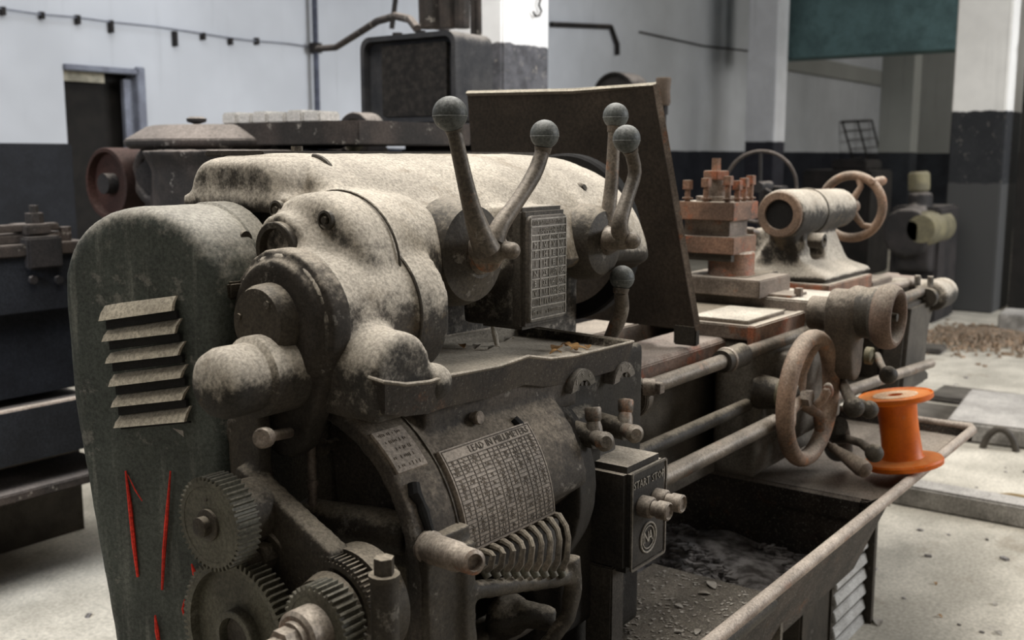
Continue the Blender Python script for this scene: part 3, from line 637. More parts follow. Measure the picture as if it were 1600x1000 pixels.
# face plane: front edge at x .745, back edge nearer the viewer; sheet follows an arch
gy0, gy1 = 1.053, 1.274
def gx(y): return .805-(y-gy0)*.30
outl = []
zt = 1.172
cyc = (gy0+gy1)/2; rg = (gy1-gy0)/2
for k in range(17):
    a = PI*k/16; outl.append((cyc+rg*math.cos(a), zt+.117*math.sin(a)**.8))
low = [(gy1-.004,1.03),(gy1-.024,.87),(gy1-.048,.69),(gy1-.080,.44)]; lowf = [(gy0+.01,.44),(gy0+.006,.69),(gy0+.003,.87),(gy0,1.03)]
full = outl[::-1][::-1]
poly = [(y,z) for y,z in outl[::-1]]; poly = poly+low+lowf    # goes front->top->back ->down->front
c = MB()
def ring_at(off, s_):
    cy_, cz_ = cyc, 1.0; return [V((gx(y)*1.0+off, cy_+(y-cy_)*s_, cz_+(z-cz_)*(s_*.5+.5))) for y, z in poly]
c.rings([ring_at(0,.86), ring_at(.004,.95), ring_at(.014,.99), ring_at(.026,1.0), [V((.893,y,z)) for y,z in poly]])
cast('shell', c, GUARD, bgd, vox=.006, it=4, rough=.0006)
build('hinge_collar', MB().tubex((.890,1.168,1.178), (.925,1.168,1.178), .113, .09, 40), GUARD, bgd)
build('hinge_bolt', MB().cyl(U(385,372,y=1.075), U(385,372,y=1.075)+V((0,.03,0)), .009, n=12), DARKC, bgd)
lp = U(300,345,y=1.04)
c = MB(); 
for a, b_ in (((262,341),(300,372)),((300,372),(348,368))):
    p_, q_ = U(*a, y=1.02), U(*b_, y=1.0); c.tube([p_, q_], .0012, 6)
# louvres
def gpt(px, py, off=0):
    d = ray(px, py); t_ = (.805+gy0*.30)/(d.x+.30*d.y); p = V((d.x*t_, d.y*t_, HC+d.z*t_)); return p+V((-off,0,0))
lv = [((166,476),(276,462),(168,500),(282,484)), ((170,515),(284,497),(173,532),(286,519)), ((175,550),(290,533),(178,566),(291,553)),
      ((180,584),(293,569),(183,602),(295,588)), ((185,617),(296,603),(187,634),(297,622)), ((189,649),(299,634),(191,666),(301,656))]
for i, (a, b_, c_, d_) in enumerate(lv):
    A0, B0 = gpt(*a,.001), gpt(*b_,.001); C0, D0 = gpt(*c_,.013), gpt(*d_,.013)
    A1, B1 = A0+V((.002,0,.002)), B0+V((.002,0,.002)); C1, D1 = C0+V((.003,0,0)), D0+V((.003,0,0))
    C2, D2 = gpt(*c_,-.006), gpt(*d_,-.006)
    lift = V((0,0,.004)); o = V((-.012,0,.004))
    mb = MB(); M_, N_ = A0.lerp(C0,.5)+V((-.002,0,0)), B0.lerp(D0,.5)+V((-.002,0,0))
    mb.add([A0,B0,N_,M_,D0,C0, A0+V((.003,0,0)),B0+V((.003,0,0)),N_+V((.004,0,0)),M_+V((.004,0,0)),D0+V((.004,0,0)),C0+V((.004,0,0)), A0+V((.03,0,-.01)), B0+V((.03,0,-.01)), D0+V((.035,0,.0)), C0+V((.035,0,.0))],
           [(0,1,2,3),(3,2,4,5),(6,9,8,7),(9,11,10,8),(0,6,7,1),(5,4,10,11),(0,3,9,6),(3,5,11,9),(1,7,8,2),(2,8,10,4)])
    build('louver', mb, SLAT, bgd, smooth=60)
    E0, F0 = gpt(c_[0]+2, c_[1]+1, .0045), gpt(d_[0]-2, d_[1]+1, .0045); G0, H0 = gpt(c_[0]+3, c_[1]+(14 if i<5 else 4), .0045), gpt(d_[0]-1, d_[1]+(13 if i<5 else 4), .0045)
    build('slot', MB().add([E0,F0,H0,G0,E0+V((.004,0,0)),F0+V((.004,0,0)),H0+V((.004,0,0)),G0+V((.004,0,0))],[(0,1,2,3),(4,7,6,5),(0,4,5,1),(1,5,6,2),(2,6,7,3),(3,7,4,0)]), SLOTM, bgd)  # black slab laid on the face, painted shade of the louver gap
def stroke(pts, w_, off=.0035):
    mb = MB(); P_ = [gpt(*p, off) for p in pts]; mb.tube(P_, [w_*.4]+[w_]*(len(P_)-2)+[w_*.6], 6); return mb
for pts, w_ in (([(200,735),(207,790),(213,850),(219,900)],.0028), ([(203,740),(215,765),(226,782)],.0010), ([(270,735),(264,810),(260,860),(257,920)],.0026), ([(303,880),(307,893),(309,905)],.0026), ([(246,960),(249,985),(253,1010)],.0030), ([(292,935),(289,950),(291,960)],.0016)):
    build('red_scrawl', stroke(pts, w_), REDP, bgd)
a = gpt(274,668,.004); b_ = gpt(290,672,.004); d_ = gpt(293,681,.006)
build('torn_flake', MB().add([a,b_,d_,a+V((.001,0,0)),b_+V((.001,0,0)),d_+V((.001,0,0))],[(0,1,2),(3,5,4),(0,3,4,1),(1,4,5,2),(2,5,3,0)]), PAPER, bgd)

# ---- pedestal and quick-change gearbox
GC = (1.0,.85); GR = .2
def gcyl(px, py, R=GR):
    d = ray(px, py); A_ = d.y**2+d.z**2; Bq = 2*(d.y*(-GC[0])+d.z*(HC-GC[1])); Cq = GC[0]**2+(HC-GC[1])**2-R*R
    t_ = (-Bq-math.sqrt(max(0,Bq*Bq-4*A_*Cq)))/(2*A_); return V((d.x*t_, d.y*t_, HC+d.z*t_))
gb = empty('gearbox', (1.1,1.0,.5)); gb.parent = LA; gb.location = V((1.1,1.0,.5))-WORLD[LA.name]
outer = arc(GC[0],GC[1],GR,96,180,14)+[(.80,.70),(.80,.45)]; inner = [(.822,.45),(.822,.72)]+arc(GC[0],GC[1],GR-.022,180,96,14)
c = MB(); c.prism(outer+inner, 'x', .895, .975)
c.prism([(1.02,.99)]+arc(GC[0],GC[1],GR-.004,90,172,12)+[(.86,.83),(1.0,.80)], 'x', .96, 1.275)
c.box((.99,.872,.97), (1.345,1.10,1.036))
cast('shell', c, mat('gearbox_casting', (.075,.062,.05), (.035,.03,.025), dust=(.34,.285,.22), lo=.30, hi=1.1, amt=.85, bump=.5, wear=.3), gb, vox=.005, it=4, rough=.0012)
# black tubes standing for the shaded slot holes in the shell
sl = MB(); P_ = [gcyl(a, b_, GR+.003) for a, b_ in ((646,756),(648,772),(657,785),(662,800),(668,818),(672,832))]; sl.tube(P_, [.008,.009,.006,.0075,.006,.006], 10)
build('slot_hole_shade', sl, SLOTM, gb)
hpp = [gcyl(a, b_, GR-.0035) for a, b_ in ((802,655),(814,668))]; build('slot_hole_shade', MB().tube(hpp, [.007,.008], 10), SLOTM, gb)
# index plate on the cylinder
A0, A1 = gcyl(672,712), gcyl(815,660); angT = math.atan2(A0.z-GC[1], A0.y-GC[0]); 
B0_, B1_ = gcyl(742,858), gcyl(868,800); angB = math.atan2((B0_.z+B1_.z)/2-GC[1], (B0_.y+B1_.y)/2-GC[0])
if angB < 0: angB += 2*PI
XA = (A0.x+B0_.x)/2-.002; XB = (A1.x+B1_.x)/2
def cyp(x, s_, h): a = angT+s_; R = GR+h; return V((x, GC[0]+R*math.cos(a), GC[1]+R*math.sin(a)))
SL = angB-angT; NS = 16
ip = empty('index_plate', cyp((XA+XB)/2, SL/2, 0)); ip.parent = LA; ip.location = WORLD[ip.name]-WORLD[LA.name]
c = MB(); c.rings([[cyp(x, SL*k/NS, .004) for k in range(NS+1)]+[cyp(x, SL*k/NS, -.004) for k in range(NS,-1,-1)] for x in (XA,XB)])
build('backing', c, PLATED, ip)
def strip_s(x0, x1, s_, t_=.0006): c.rings([[cyp(x, s_+q/GR, h) for q, h in ((-t_,.0035),(-t_,.0049),(t_,.0049),(t_,.0035))] for x in (x0,x1)])
def strip_x(x, s0, s1, t_=.0005): 
    n = 10; c.rings([[cyp(x-t_, s0+(s1-s0)*k/n, .0035), cyp(x-t_, s0+(s1-s0)*k/n, .0048), cyp(x+t_, s0+(s1-s0)*k/n, .0048), cyp(x+t_, s0+(s1-s0)*k/n, .0035)] for k in range(n+1)])
c = MB(); hdr = SL*.13
NR = 22; NC = 9
for k in range(NR+1): strip_s(XA+.003, XB-.003, hdr+(SL*.97-hdr)*k/NR)
strip_s(XA+.003, XB-.003, SL*.02)
for k in range(NC+1): strip_x(XA+.003+(XB-XA-.006)*k/NC, hdr if 0<k<NC else SL*.02, SL*.97)
build('etched_lines', c, INK, ip)
def cmap(cx, cs): return lambda x, y, z: cyp(cx+x, cs-y/GR, .0042+z)
text_mesh('LEAD IN MILLIMETERS', .0135, cmap((XA+XB)/2+.022, SL*.075), 'title_lettering', INK, ip)
rnd = random.Random(3)
for rr_i in range(NR):
    s_ = hdr+(SL*.97-hdr)*(rr_i+.5)/NR; cw = (XB-XA-.006)/NC
    if rr_i == 0: c = MB()
    # digits built as small raised strokes, one lettering row each
    for cc_i in range(NC):
        cx = XA+.003+cw*(cc_i+.5); val = str(rnd.choice([1,2,3,4,5,6,7,8,9,11,12,14,16,18,22,24,28,36,44,56]))
        if rnd.random() < .12: continue
        for di, dg_ in enumerate(val):
            x0 = cx+(di-len(val)/2)*.0052+.0006; sg = {'0':'abcdef','1':'bc','2':'abged','3':'abgcd','4':'fgbc','5':'afgcd','6':'afgedc','7':'abc','8':'abcdefg','9':'gfabcd'}[dg_]
            wq, hq, tq = .0028, .0024, .0004
            seg = {'a':(0,hq,wq,hq),'b':(wq,0,wq,hq),'c':(wq,-hq,wq,0),'d':(0,-hq,wq,-hq),'e':(0,-hq,0,0),'f':(0,0,0,hq),'g':(0,0,wq,0)}
            for k_ in sg:
                a0, b0, a1, b1 = seg[k_]
                c.rings([[cyp(x0+u0, s_-v0/GR, .0040), cyp(x0+u1, s_-v0/GR, .0040), cyp(x0+u1, s_-v1/GR, .0040), cyp(x0+u0, s_-v1/GR, .0040)] if q == 0 else
                         [cyp(x0+u0, s_-v0/GR, .0048), cyp(x0+u1, s_-v0/GR, .0048), cyp(x0+u1, s_-v1/GR, .0048), cyp(x0+u0, s_-v1/GR, .0048)]
                         for q in (0,1) for (u0,u1,v0,v1) in [(min(a0,a1)-tq, max(a0,a1)+tq, min(b0,b1)-tq, max(b0,b1)+tq)]])
nr_ = build('etched_numbers', c, ETCH, ip); nr_['kind'] = 'stuff'
# small oval-ended plate on the arc
s0 = gcyl(575,682); s1 = gcyl(640,722); x0_, x1_ = .902, .955
an0 = math.atan2(s0.z-GC[1], s0.y-GC[0])-.0; an1 = an0+.30
def cya(x, a, h): R = GR+h; return V((x, GC[0]+R*math.cos(a), GC[1]+R*math.sin(a)))
sp2 = empty('threading_plate', cya(.93,(an0+an1)/2,0)); sp2.parent = LA; sp2.location = WORLD[sp2.name]-WORLD[LA.name]
c = MB(); c.rings([[cya(x, an0+(an1-an0)*k/8, .0035) for k in range(9)]+[cya(x, an0+(an1-an0)*k/8, -.003) for k in range(8,-1,-1)] for x in (x0_,x1_)])
build('backing', c, PLATED, sp2)
for k_ in range(5):
    m_ = MB(); aa = an0+(an1-an0)*(.12+.19*k_); x = x0_+.006
    while x < x1_-.008:
        if rg_.random() < .8: dz = rg_.uniform(.4,1)*.0028/GR; m_.rings([[cya(x, aa-dz, h) for h in (.0032,.0042)]+[cya(x+.0008, aa-dz, h) for h in (.0042,.0032)], [cya(x, aa+dz, h) for h in (.0032,.0042)]+[cya(x+.0008, aa+dz, h) for h in (.0042,.0032)]])
        x += rg_.choice((.003,.003,.0062))
    o_ = build('worn_lettering', m_, ETCH, sp2); o_['kind'] = 'stuff'
build('seam', MB().tube([cya(.972, math.radians(95+85*k/12), .0005) for k in range(13)], .0016, 6), DARKC, gb)
build('stud', MB().turn(U(735,652,y=.875), (0,-1,.1), [(.0075,-.02),(.0075,.008),(.0095,.010),(.0095,.016),(.008,.018)], 16), STEEL, gb)
# comb: fanned fins below the plate
comb = empty('selector_comb', (1.13,.82,.78)); comb.parent = LA; comb.location = V((1.13,.82,.78))-WORLD[LA.name]
T0, T1 = gcyl(748,862), gcyl(866,806); Bo0, Bo1 = U(757,893,y=.785), U(876,893,y=.775)
NF = 9
for k in range(NF):
    f_ = k/(NF-1); t_ = T0.lerp(T1, f_); b_ = Bo0.lerp(Bo1, f_); md_ = t_.lerp(b_, .5)+V((0,-.018,.012))
    mb = MB(); mb.tube([t_+V((0,.01,0)), t_+V((0,-.008,.002)), t_.lerp(b_,.25)+V((0,-.017,.008)), md_, t_.lerp(b_,.8)+V((0,-.012,.004)), b_], [.0045,.0050,.0042,.0042,.0045,.0055], 8)
    build('fin', mb, mat('comb_casting', (.13,.105,.08), (.05,.043,.035), dust=(.36,.31,.24), lo=.0, hi=.8, amt=.8, bump=.4), comb)
    build('fin_tip', MB().cyl(b_+V((0,.004,.006)), b_+V((0,-.006,-.007)), .0062, .0052, n=12), GEARM, comb)
mb = MB(); mb.add([T0+V((-.01,.004,0)), T1+V((.016,.004,0)), Bo1+V((.016,.010,0)), Bo0+V((-.01,.010,0)), T0+V((-.01,.04,0)), T1+V((.016,.04,0)), Bo1+V((.016,.04,-.0)), Bo0+V((-.01,.04,0))],
   [(0,1,2,3),(4,7,6,5),(0,4,5,1),(1,5,6,2),(2,6,7,3),(3,7,4,0)]); build('web', mb, DARKC, comb)
# frame below the comb
c = MB(); L0 = U(745,915,y=.79); R0_ = U(885,905,y=.785)
c.tube([L0+V((-.02,0,0)), L0.lerp(R0_,.5)+V((0,0,-.002)), R0_+V((.012,0,0))], [.013,.012,.013], 10)
c.tube([R0_+V((.012,0,.03)), R0_+V((.018,0,-.02)), R0_+V((.004,0,-.06)), R0_+V((-.03,.02,-.10))], [.014,.014,.013,.012], 10)
c.box((.897,.79,.5), (.978,.83,.90)); c.box((L0.x-.035,.78,.5), (L0.x-.012,.84,.88))
cast('lower_frame', c, DARKC, gb, vox=.005, it=4, rough=.0025)
lm = U(795,962,y=.88); c = MB().sph(lm, .040, 16, (1.1,.8,.8)); c.tube([lm, lm+V((.0,-.03,.01)), lm+V((.03,-.06,.0))], [.03,.022,.02], 10); c.box(lm+V((-.09,.0,-.05)), lm+V((.09,.06,-.02)))
cast('tumbler_gear_case', c, DARKC, gb, vox=.006, it=4, rough=.004)
ky = U(672,856,y=.80); kz = U(745,880,y=.70)
c = MB(); dk = (kz-ky); c.turn(ky-dk.normalized()*.01, dk, [(.019,0),(.021,.006),(.021,.012),(.0185,.014),(.0175,.075),(.0165,.078),(.0140,.084),(.0150,.094),(.0145,.112),(.010,.114),(.009,.106),(0,.106)], 24)
build('plunger_handle', c, STEEL, gb)
# right part of the gearbox body with lever sectors
c = MB(); c.box((1.28,.90,.52), (1.60,1.14,1.03)); c.cyl((1.26,.995,.85), (1.34,.995,.85), .185, .165, 40); c.box((1.30,.87,.60), (1.42,.95,.95))
cast('apron_body', c, SOOT, gb, vox=.007, it=5, rough=.0015)
for (sx, sy), (k0, k1), (e0,), yy, tx in ((((908,612)),((926,640),(929,684)),((945,690),),.845,'1 8 0'), (((972,598)),((978,628),(976,672)),((992,678),),  .865,'1 2')):
    p_ = U(sx, sy, y=yy+.02); e = empty('selector_knob', p_); e.parent = LA; e.location = p_-WORLD[LA.name]
    m_ = MB(); R1, R2 = (.036,.018)
    pol = [(p_.x+R1*math.cos(a), p_.z+R1*math.sin(a)) for a in [math.radians(x) for x in range(15,176,16)]]+[(p_.x+R2*math.cos(a), p_.z+R2*math.sin(a)) for a in [math.radians(x) for x in range(165,10,-16)]]
    m_.prism(pol, 'y', p_.y-.006, p_.y+.03)
    build('sector', m_, PLATE, e, bevel=.0015)
    for j, ch in enumerate(tx.split()):
        an = math.radians(140-40*j if len(tx)>3 else 115-50*j); cx, cz = p_.x+.029*math.cos(an), p_.z+.029*math.sin(an)
        text_mesh(ch, .0125, lambda x, y, z, cx=cx, cz=cz: V((cx+x, p_.y-.006-z, cz+y)), 'lettering', RAISED, e, depth=.001)
        hx_, hz_ = p_.x+.018*math.cos(an), p_.z+.018*math.sin(an)-.004
        build('detent_hole', MB().cyl((hx_,p_.y-.004,hz_), (hx_,p_.y+.004,hz_), .0038, n=12), BLACK, e)
    a0 = U(*k0, y=yy-.012); a1 = U(*k1, y=yy-.020); b1 = U(*e0, y=yy-.055)
    build('plunger', MB().turn(a0+V((0,0,.004)), a1-a0, [(.0115,0),(.013,.003),(.0125,.018),(.0105,.022),(.0125,.03),(.0135,(a1-a0).length+.004)], 20), LEVER, e)
    build('hub', MB().cyl(a1+V((0,.05,.004)), a1+V((0,-.004,0)), .019, .017, n=20), DARKC, e)
    build('grip', MB().tube([a1+V((0,.004,.002)), a1.lerp(b1,.5), b1, b1+(b1-a1).normalized()*.006], [.0115,.0125,.0150,.009], 18), LEVER, e)
# start/stop box
bx = empty('switch_box', (1.446,.85,.69)); bx.parent = LA; bx.location = V((1.446,.85,.69))-WORLD[LA.name]
build('housing', MB().box((1.385,.800,.693), (1.508,.905,.868)), mat('switch_box_paint', (.040,.034,.028), (.02,.018,.016), dust=(.52,.46,.38), lo=.25, hi=.7, bump=.5, rough=.6), bx, bevel=.011)
c = MB(); c.cyl((1.44,.95,.86), (1.44,.88,.872), .045, .04, 20); c.box((1.39,.88,.60), (1.50,1.0,.86)); cast('neck', c, BLACK, bx, vox=.006, it=4, rough=.003)
g2 = MB(); y_ = .7985
o_ = rr(1.390,1.503,.698,.862,.006); i_ = rr(1.3935,1.4995,.7015,.8585,.004)
g2.rings([[V((x,y_+.002,z)) for x,z in i_],[V((x,y_-.001,z)) for x,z in i_],[V((x,y_-.001,z)) for x,z in o_],[V((x,y_+.002,z)) for x,z in o_]], cap=False)
build('face_rim', g2, PLATE, bx)
text_mesh('START', .0185, lambda x, y, z: V((1.421+x*.95, .7995-z, .838+y)), 'start_lettering', RAISED, bx, depth=.0012)
text_mesh('STOP', .0185, lambda x, y, z: V((1.474+x*.95, .7995-z, .838+y)), 'stop_lettering', RAISED, bx, depth=.0012)
for x_, nm in ((1.424,'start_button'),(1.470,'stop_button')):
    z_ = .800
    bt = build(nm, MB().turn((x_,.80,z_), (0,-1,0), [(.0175,0),(.0175,.018),(.0150,.021),(.0125,.0215),(.0125,.030),(.0150,.031),(.0150,.048),(.0125,.050),(.0105,.046),(0,.046)], 24), STEEL, bx)
c = MB(); ec = V((1.445,.7985,.742)); c.torus(ec, (0,1,0), .0245, .0018, 40, 6); c.torus(ec, (0,1,0), .0185, .0012, 36, 6)
build('emblem_ring', c, RAISED, bx)
text_mesh('NA', .026, lambda x, y, z: V((ec.x+x*.85, .7995-z, ec.z+y)), 'emblem_monogram', RAISED, bx, depth=.0014, space=.75)
build('post', MB().box((1.385,.83,.40), (1.425,.88,.70)), BLACK, LA, bevel=.003)

# ---- gear train
def gear(name, c_, R, w_, nt, m=GEARM, bore=.012, rim=None, d=(-1,0,0), web=.006):
    e = empty(name, c_); e.parent = LA; e.location = V(c_)-WORLD[LA.name]
    mb = MB(); u_, w__, dd = mb.frame(d); c0 = V(c_); h = R*.055+.0018
    def rg(t_, lst): return [c0+dd*t_+(u_*math.cos(a)+w__*math.sin(a))*r for a, r in lst]
    L_ = []; inn = []
    ri = (rim or R-h*2.2)
    for i in range(nt):
        a0 = 2*PI*i/nt; st = 2*PI/nt
        for f_, r in ((0,R-h),(.22,R-h),(.36,R),(.64,R),(.78,R-h)): L_.append((a0+st*f_, r)); inn.append((a0+st*f_, ri))
    mb.rings([rg(-w_, inn), rg(-w_, L_), rg(0, L_), rg(0, inn)], closed=True)
    build('teeth', mb, m, e, smooth=15)
    mb = MB(); mb.turn(c0-dd*(w_-.001), dd, [(ri+.0004,0),(ri+.0004,w_-.001-web)], 48); build('web', mb, m, e)
    return e, u_, w__, dd
g1c = U(326,820,x=.735); G1R = .0565
e, u_, w_, dd = gear('change_gear', g1c, G1R, .031, 46, web=.0005)
build('arbor_bolt', MB().turn(g1c, (-1,0,0), [(.019,-.01),(.019,.003),(.015,.005),(.012,.005),(.012,.014),(.010,.015),(0,.015)], 6*3), DARKC, e)
build('oil_hole', MB().cyl(g1c+V((.01,.004,.030)), g1c+V((-.0008,.004,.030)), .0028, n=10), BLACK, e)
build('sleeve', MB().cyl(g1c+V((.031,0,0)), g1c+V((.07,0,0)), .040, n=32), DARKC, e)
g2c = U(370,985,x=.755); g2c = V((.755, g2c.y+.005, g2c.z-.012))
e, *_ = gear('large_change_gear', g2c, .098, .026, 74, web=.012, rim=.084)
build('hub_ring', MB().tubex(g2c+V((-.002,0,0)), g2c+V((.02,0,0)), .034, .026, 40), GEARM, e)
build('hub', MB().turn(g2c+V((.02,0,0)), (-1,0,0), [(.026,0),(.024,.012),(.0,.012)], 24), BLACK, e)
g3c = U(492,985,x=.715)
e, *_ = gear('small_change_gear', g3c, .0475, .030, 36, web=.0005)
build('hub', MB().turn(g3c, (-1,0,0), [(.029,-.005),(.029,.024),(.025,.027),(.020,.027),(.020,.033),(.0,.033)], 32), STEEL, e)
build('nut', MB().cyl(g3c+V((-.03,0,0)), g3c+V((-.048,0,0)), .0175, n=6), STEEL, e)
build('shaft_end', MB().box(g3c+V((-.068,-.009,-.009)), g3c+V((-.045,.009,.009))), STEEL, e, bevel=.001)
g4c = U(522,958,x=.80)
e, *_ = gear('back_change_gear', g4c, .066, .02, 64, m=DARKC, web=.003)
build('collar_disc', MB().cyl(g4c+V((-.001,0,0)), g4c+V((-.02,0,0)), .05, .045, 36), DARKC, e)
build('drum', MB().cyl(g4c+V((.021,0,.0)), g4c+V((.055,0,.0)), .070, .068, 48), DARKC, e)
bp_ = U(600,885,x=.76)
build('clamp_bolt', MB().cyl((bp_.x,bp_.y,bp_.z-.12), (bp_.x,bp_.y,bp_.z-.012), .015, n=20).cyl((bp_.x,bp_.y,bp_.z-.014), (bp_.x,bp_.y,bp_.z-.008), .0165, n=20).cyl((bp_.x,bp_.y,bp_.z-.008), (bp_.x,bp_.y,bp_.z+.010), .011, n=6), DARKC, LA)
nb = U(420,865,x=.80); build('idler_stud', MB().cyl(nb+V((.06,0,.012)), nb+V((.0,0,.0)), .032, .028, 24).cyl(nb, nb+V((-.02,0,0)), .018, n=6).cyl(nb+V((-.02,0,0)), nb+V((-.035,0,0)), .011, n=16), DARKC, LA)
bl = U(470,905,x=.82); build('brass_chip', MB().cyl(bl, bl+V((0,.01,.012)), .008, n=10), YEL, LA)
# quadrant arm and inner works (dark)
c = MB(); c.hull([(x,y,z) for x in (.82,.84) for y, z in ((1.02,1.07),(1.06,1.02),(1.05,.92),(.99,1.05),(.99,.90))])
c.hull([(x,y,z) for x in (.80,.835) for y, z in ((1.02,.98),(.99,.90),(.85,.90),(.84,.83),(.90,.80),(1.04,.82))]); cast('gear_quadrant', c, DARKC, LA, vox=.006, it=5, rough=.002)
build('inner_wall', MB().box((1.0,.86,.40), (1.02,1.40,.98)), BEDM, LA)
build('end_wall', MB().box((.93,1.03,.30), (.98,1.42,1.0)), BEDM, LA)
build('end_wall_base', MB().box((.86,.99,.30), (.93,1.05,.86)), BEDM, LA)
vr = U(486,690,x=.89); build('vertical_rod', MB().cyl((vr.x,vr.y,vr.z-.11), (vr.x,vr.y,vr.z), .0058, n=14).cyl((vr.x,vr.y,vr.z-.058), (vr.x,vr.y,vr.z-.050), .0075, n=14), STEEL, LA)
a_ = U(525,692,x=.93); build('pin', MB().turn(a_, (-1,0,0), [(.0075,0),(.0075,.02),(.0115,.022),(.0115,.035),(.010,.036)], 18), DARKC, LA)
a_ = U(452,676,x=.84); b_ = U(412,684,x=.77); build('pin', MB().turn(a_, b_-a_, [(.0065,0),(.0065,(b_-a_).length-.008),(.0120,(b_-a_).length-.006),(.0120,(b_-a_).length+.004),(.010,(b_-a_).length+.006)], 20), STEEL, LA)
a_ = U(500,812,x=.90); b_ = U(640,835,x=.945); c = MB(); c.tube([a_, a_.lerp(b_,.3), b_], [.026,.028,.028], 18); c.sph(a_+V((-.004,.01,.004)), .024)
cast('tumbler_arm', c, DARKC, LA, vox=.005, it=3, rough=.002)
build('back_gear', MB().cyl((.99,.93,.93), (.97,.93,.93), .07, n=40), BLACK, LA)
# pedestals
build('pedestal', MB().box((.98,1.02,0), (1.55,1.40,.45)).box((.98,1.05,.42), (1.60,1.42,.99)), BEDM, LA, bevel=.01)

# ---- small tray on the gearbox
rim = [(577,590,.850),(600,597,.826),(635,601,.824),(672,597,.828),(700,588,.833),(780,573,.848),(826,557,.858),(860,561,.862),(900,556,.868),(990,534,.885)]
R_ = [U(a, b_, y=c_) for a, b_, c_ in rim]
R_.append(V((R_[-1].x-.002, 1.135, 1.047))); R_.append(V((1.25, 1.145, 1.05))); R_.append(V((1.0, 1.10, 1.055))); R_.append(V((R_[0].x-.004, .93, R_[0].z-.006)))
cen = sum(R_, V())/len(R_)
def inn(p, s_, dz): q_ = V((cen.x+(p.x-cen.x)*(1-s_*.35), cen.y+(p.y-cen.y)*(1-s_), p.z+dz)); return q_
n_ = len(R_)
def wob(k): return .0006*math.sin(k*2.3)
c = MB()
outb = [inn(p,.10,-.042) for p in R_]; out = R_; i1_ = [inn(p,.045,0) for p in R_]; z0f, z1f, x0f, x1f = R_[1].z-.013, R_[9].z-.012, R_[1].x, R_[9].x
i2_ = [inn(p,.09,0) for p in R_]
for p in i2_: p.z = z0f+(z1f-z0f)*(p.x-x0f)/(x1f-x0f)
c.rings([outb, out, i1_, i2_], cap=True)
tray_o = build('oil_tray', c, mat('tray_casting', (.048,.038,.028), (.026,.021,.017), dust=(.54,.48,.39), lo=.35, hi=.80, bump=.5, speck=.12, rust=(.13,.06,.03), rust_amt=.1), LA, bevel=.0025)

build('tray_rim', MB().tube([p+V((0,.001,0)) for p in R_[:12]], .0026, 8), mat('dusty_rim_edge', (.20,.165,.125), (.10,.085,.065), dust=(.50,.44,.36), lo=-.1, hi=.6), LA)
# ---- bed, ways
build('bed', MB().box((1.50,1.10,.62), (3.78,1.34,.90)), BEDM, LA, bevel=.005)
build('front_way', MB().prism([(1.032,.905),(1.032,.932),(1.040,.940),(1.105,.940),(1.115,.946),(1.15,.946),(1.15,.89),(1.05,.885)], 'x', 1.50, 3.78), mat('worn_bedway', (.20,.13,.10), (.10,.07,.055), dust=(.42,.36,.31), lo=.35, hi=.95, amt=.8, rust=(.23,.08,.045), rust_amt=.4, rough=.5, bump=.25), LA, bevel=.002)
build('rear_way', MB().box((1.50,1.28,.89), (3.78,1.40,.946)), STEEL, LA, bevel=.003)
build('bed_rib', MB().box((1.55,1.05,.62), (3.76,1.12,.66)), BEDM, LA)
build('feed_screw', MB().cyl((1.55,.95,.923), (3.62,.95,.923), .0155, n=20), LEVER, LA)
build('screw_collar', MB().cyl((2.02,.95,.923), (2.12,.95,.923), .024, .026, n=24), DARKC, LA)
for x_ in (2.045,): build('screw_ring', MB().torus((x_,.95,.923), (1,0,0), .022, .006, 28, 8), STEEL, LA)
c = MB(); c.tubex((1.63,.945,.918), (1.655,.945,.918), .038, .018, 24); c.box((1.55,.93,.90), (1.64,.97,.935)); build('screw_bracket', c, LEVER, LA, bevel=.002)
bb = U(1024,605,y=.90); build('square_bolt', MB().cyl(bb+V((-.01,.02,0)), bb, .016, n=16).box(bb+V((-.009,-.014,-.010)), bb+V((.010,.002,.009))), STEEL, LA, bevel=.0012)
build('feed_rod', MB().cyl((1.45,.88,.777), (2.15,.88,.777), .017, n=20), LEVER, LA)
build('feed_rod', MB().cyl((2.5,.90,.760), (3.45,.90,.700), .015, n=20), STEEL, LA)
build('shaft_rod', MB().cyl((1.50,.97,.792), (2.2,.97,.792), .015, n=20), DARKC, LA)
# right end leg and bracket
build('tail_block', MB().box((3.30,1.0,.60), (3.74,1.36,.90)), BLACK, LA, bevel=.02)
lg = MB().prism([(3.30,.90),(3.60,.90),(3.52,.80),(3.50,.68),(3.55,.655),(3.55,.62),(3.25,.62)], 'y', .93, 1.0); build('rod_bracket', lg, BLACK, LA, bevel=.012)
c = MB(); bk = U(1462,465,y=.92)
c.cyl((3.52,.93,.905), (3.66,.93,.905), .050); c.box((3.54,.93,.88), (3.62,1.08,.95)); c.sph((3.66,.93,.905), .048)
cast('end_bracket', c, CAST, LA, vox=.008, it=4)
build('bracket_cap', MB().cyl((3.50,.93,.905), (3.47,.93,.905), .03), DARKC, LA)
for dy in (-.02,.02): build('bracket_bolt', MB().cyl((3.50,.95+dy,.94), (3.50,.95+dy,.972), .010, n=6), CAST, LA)
build('thread_rod', MB().cyl((3.05,1.0,.955), (3.55,1.0,.945), .014), STEEL, LA)

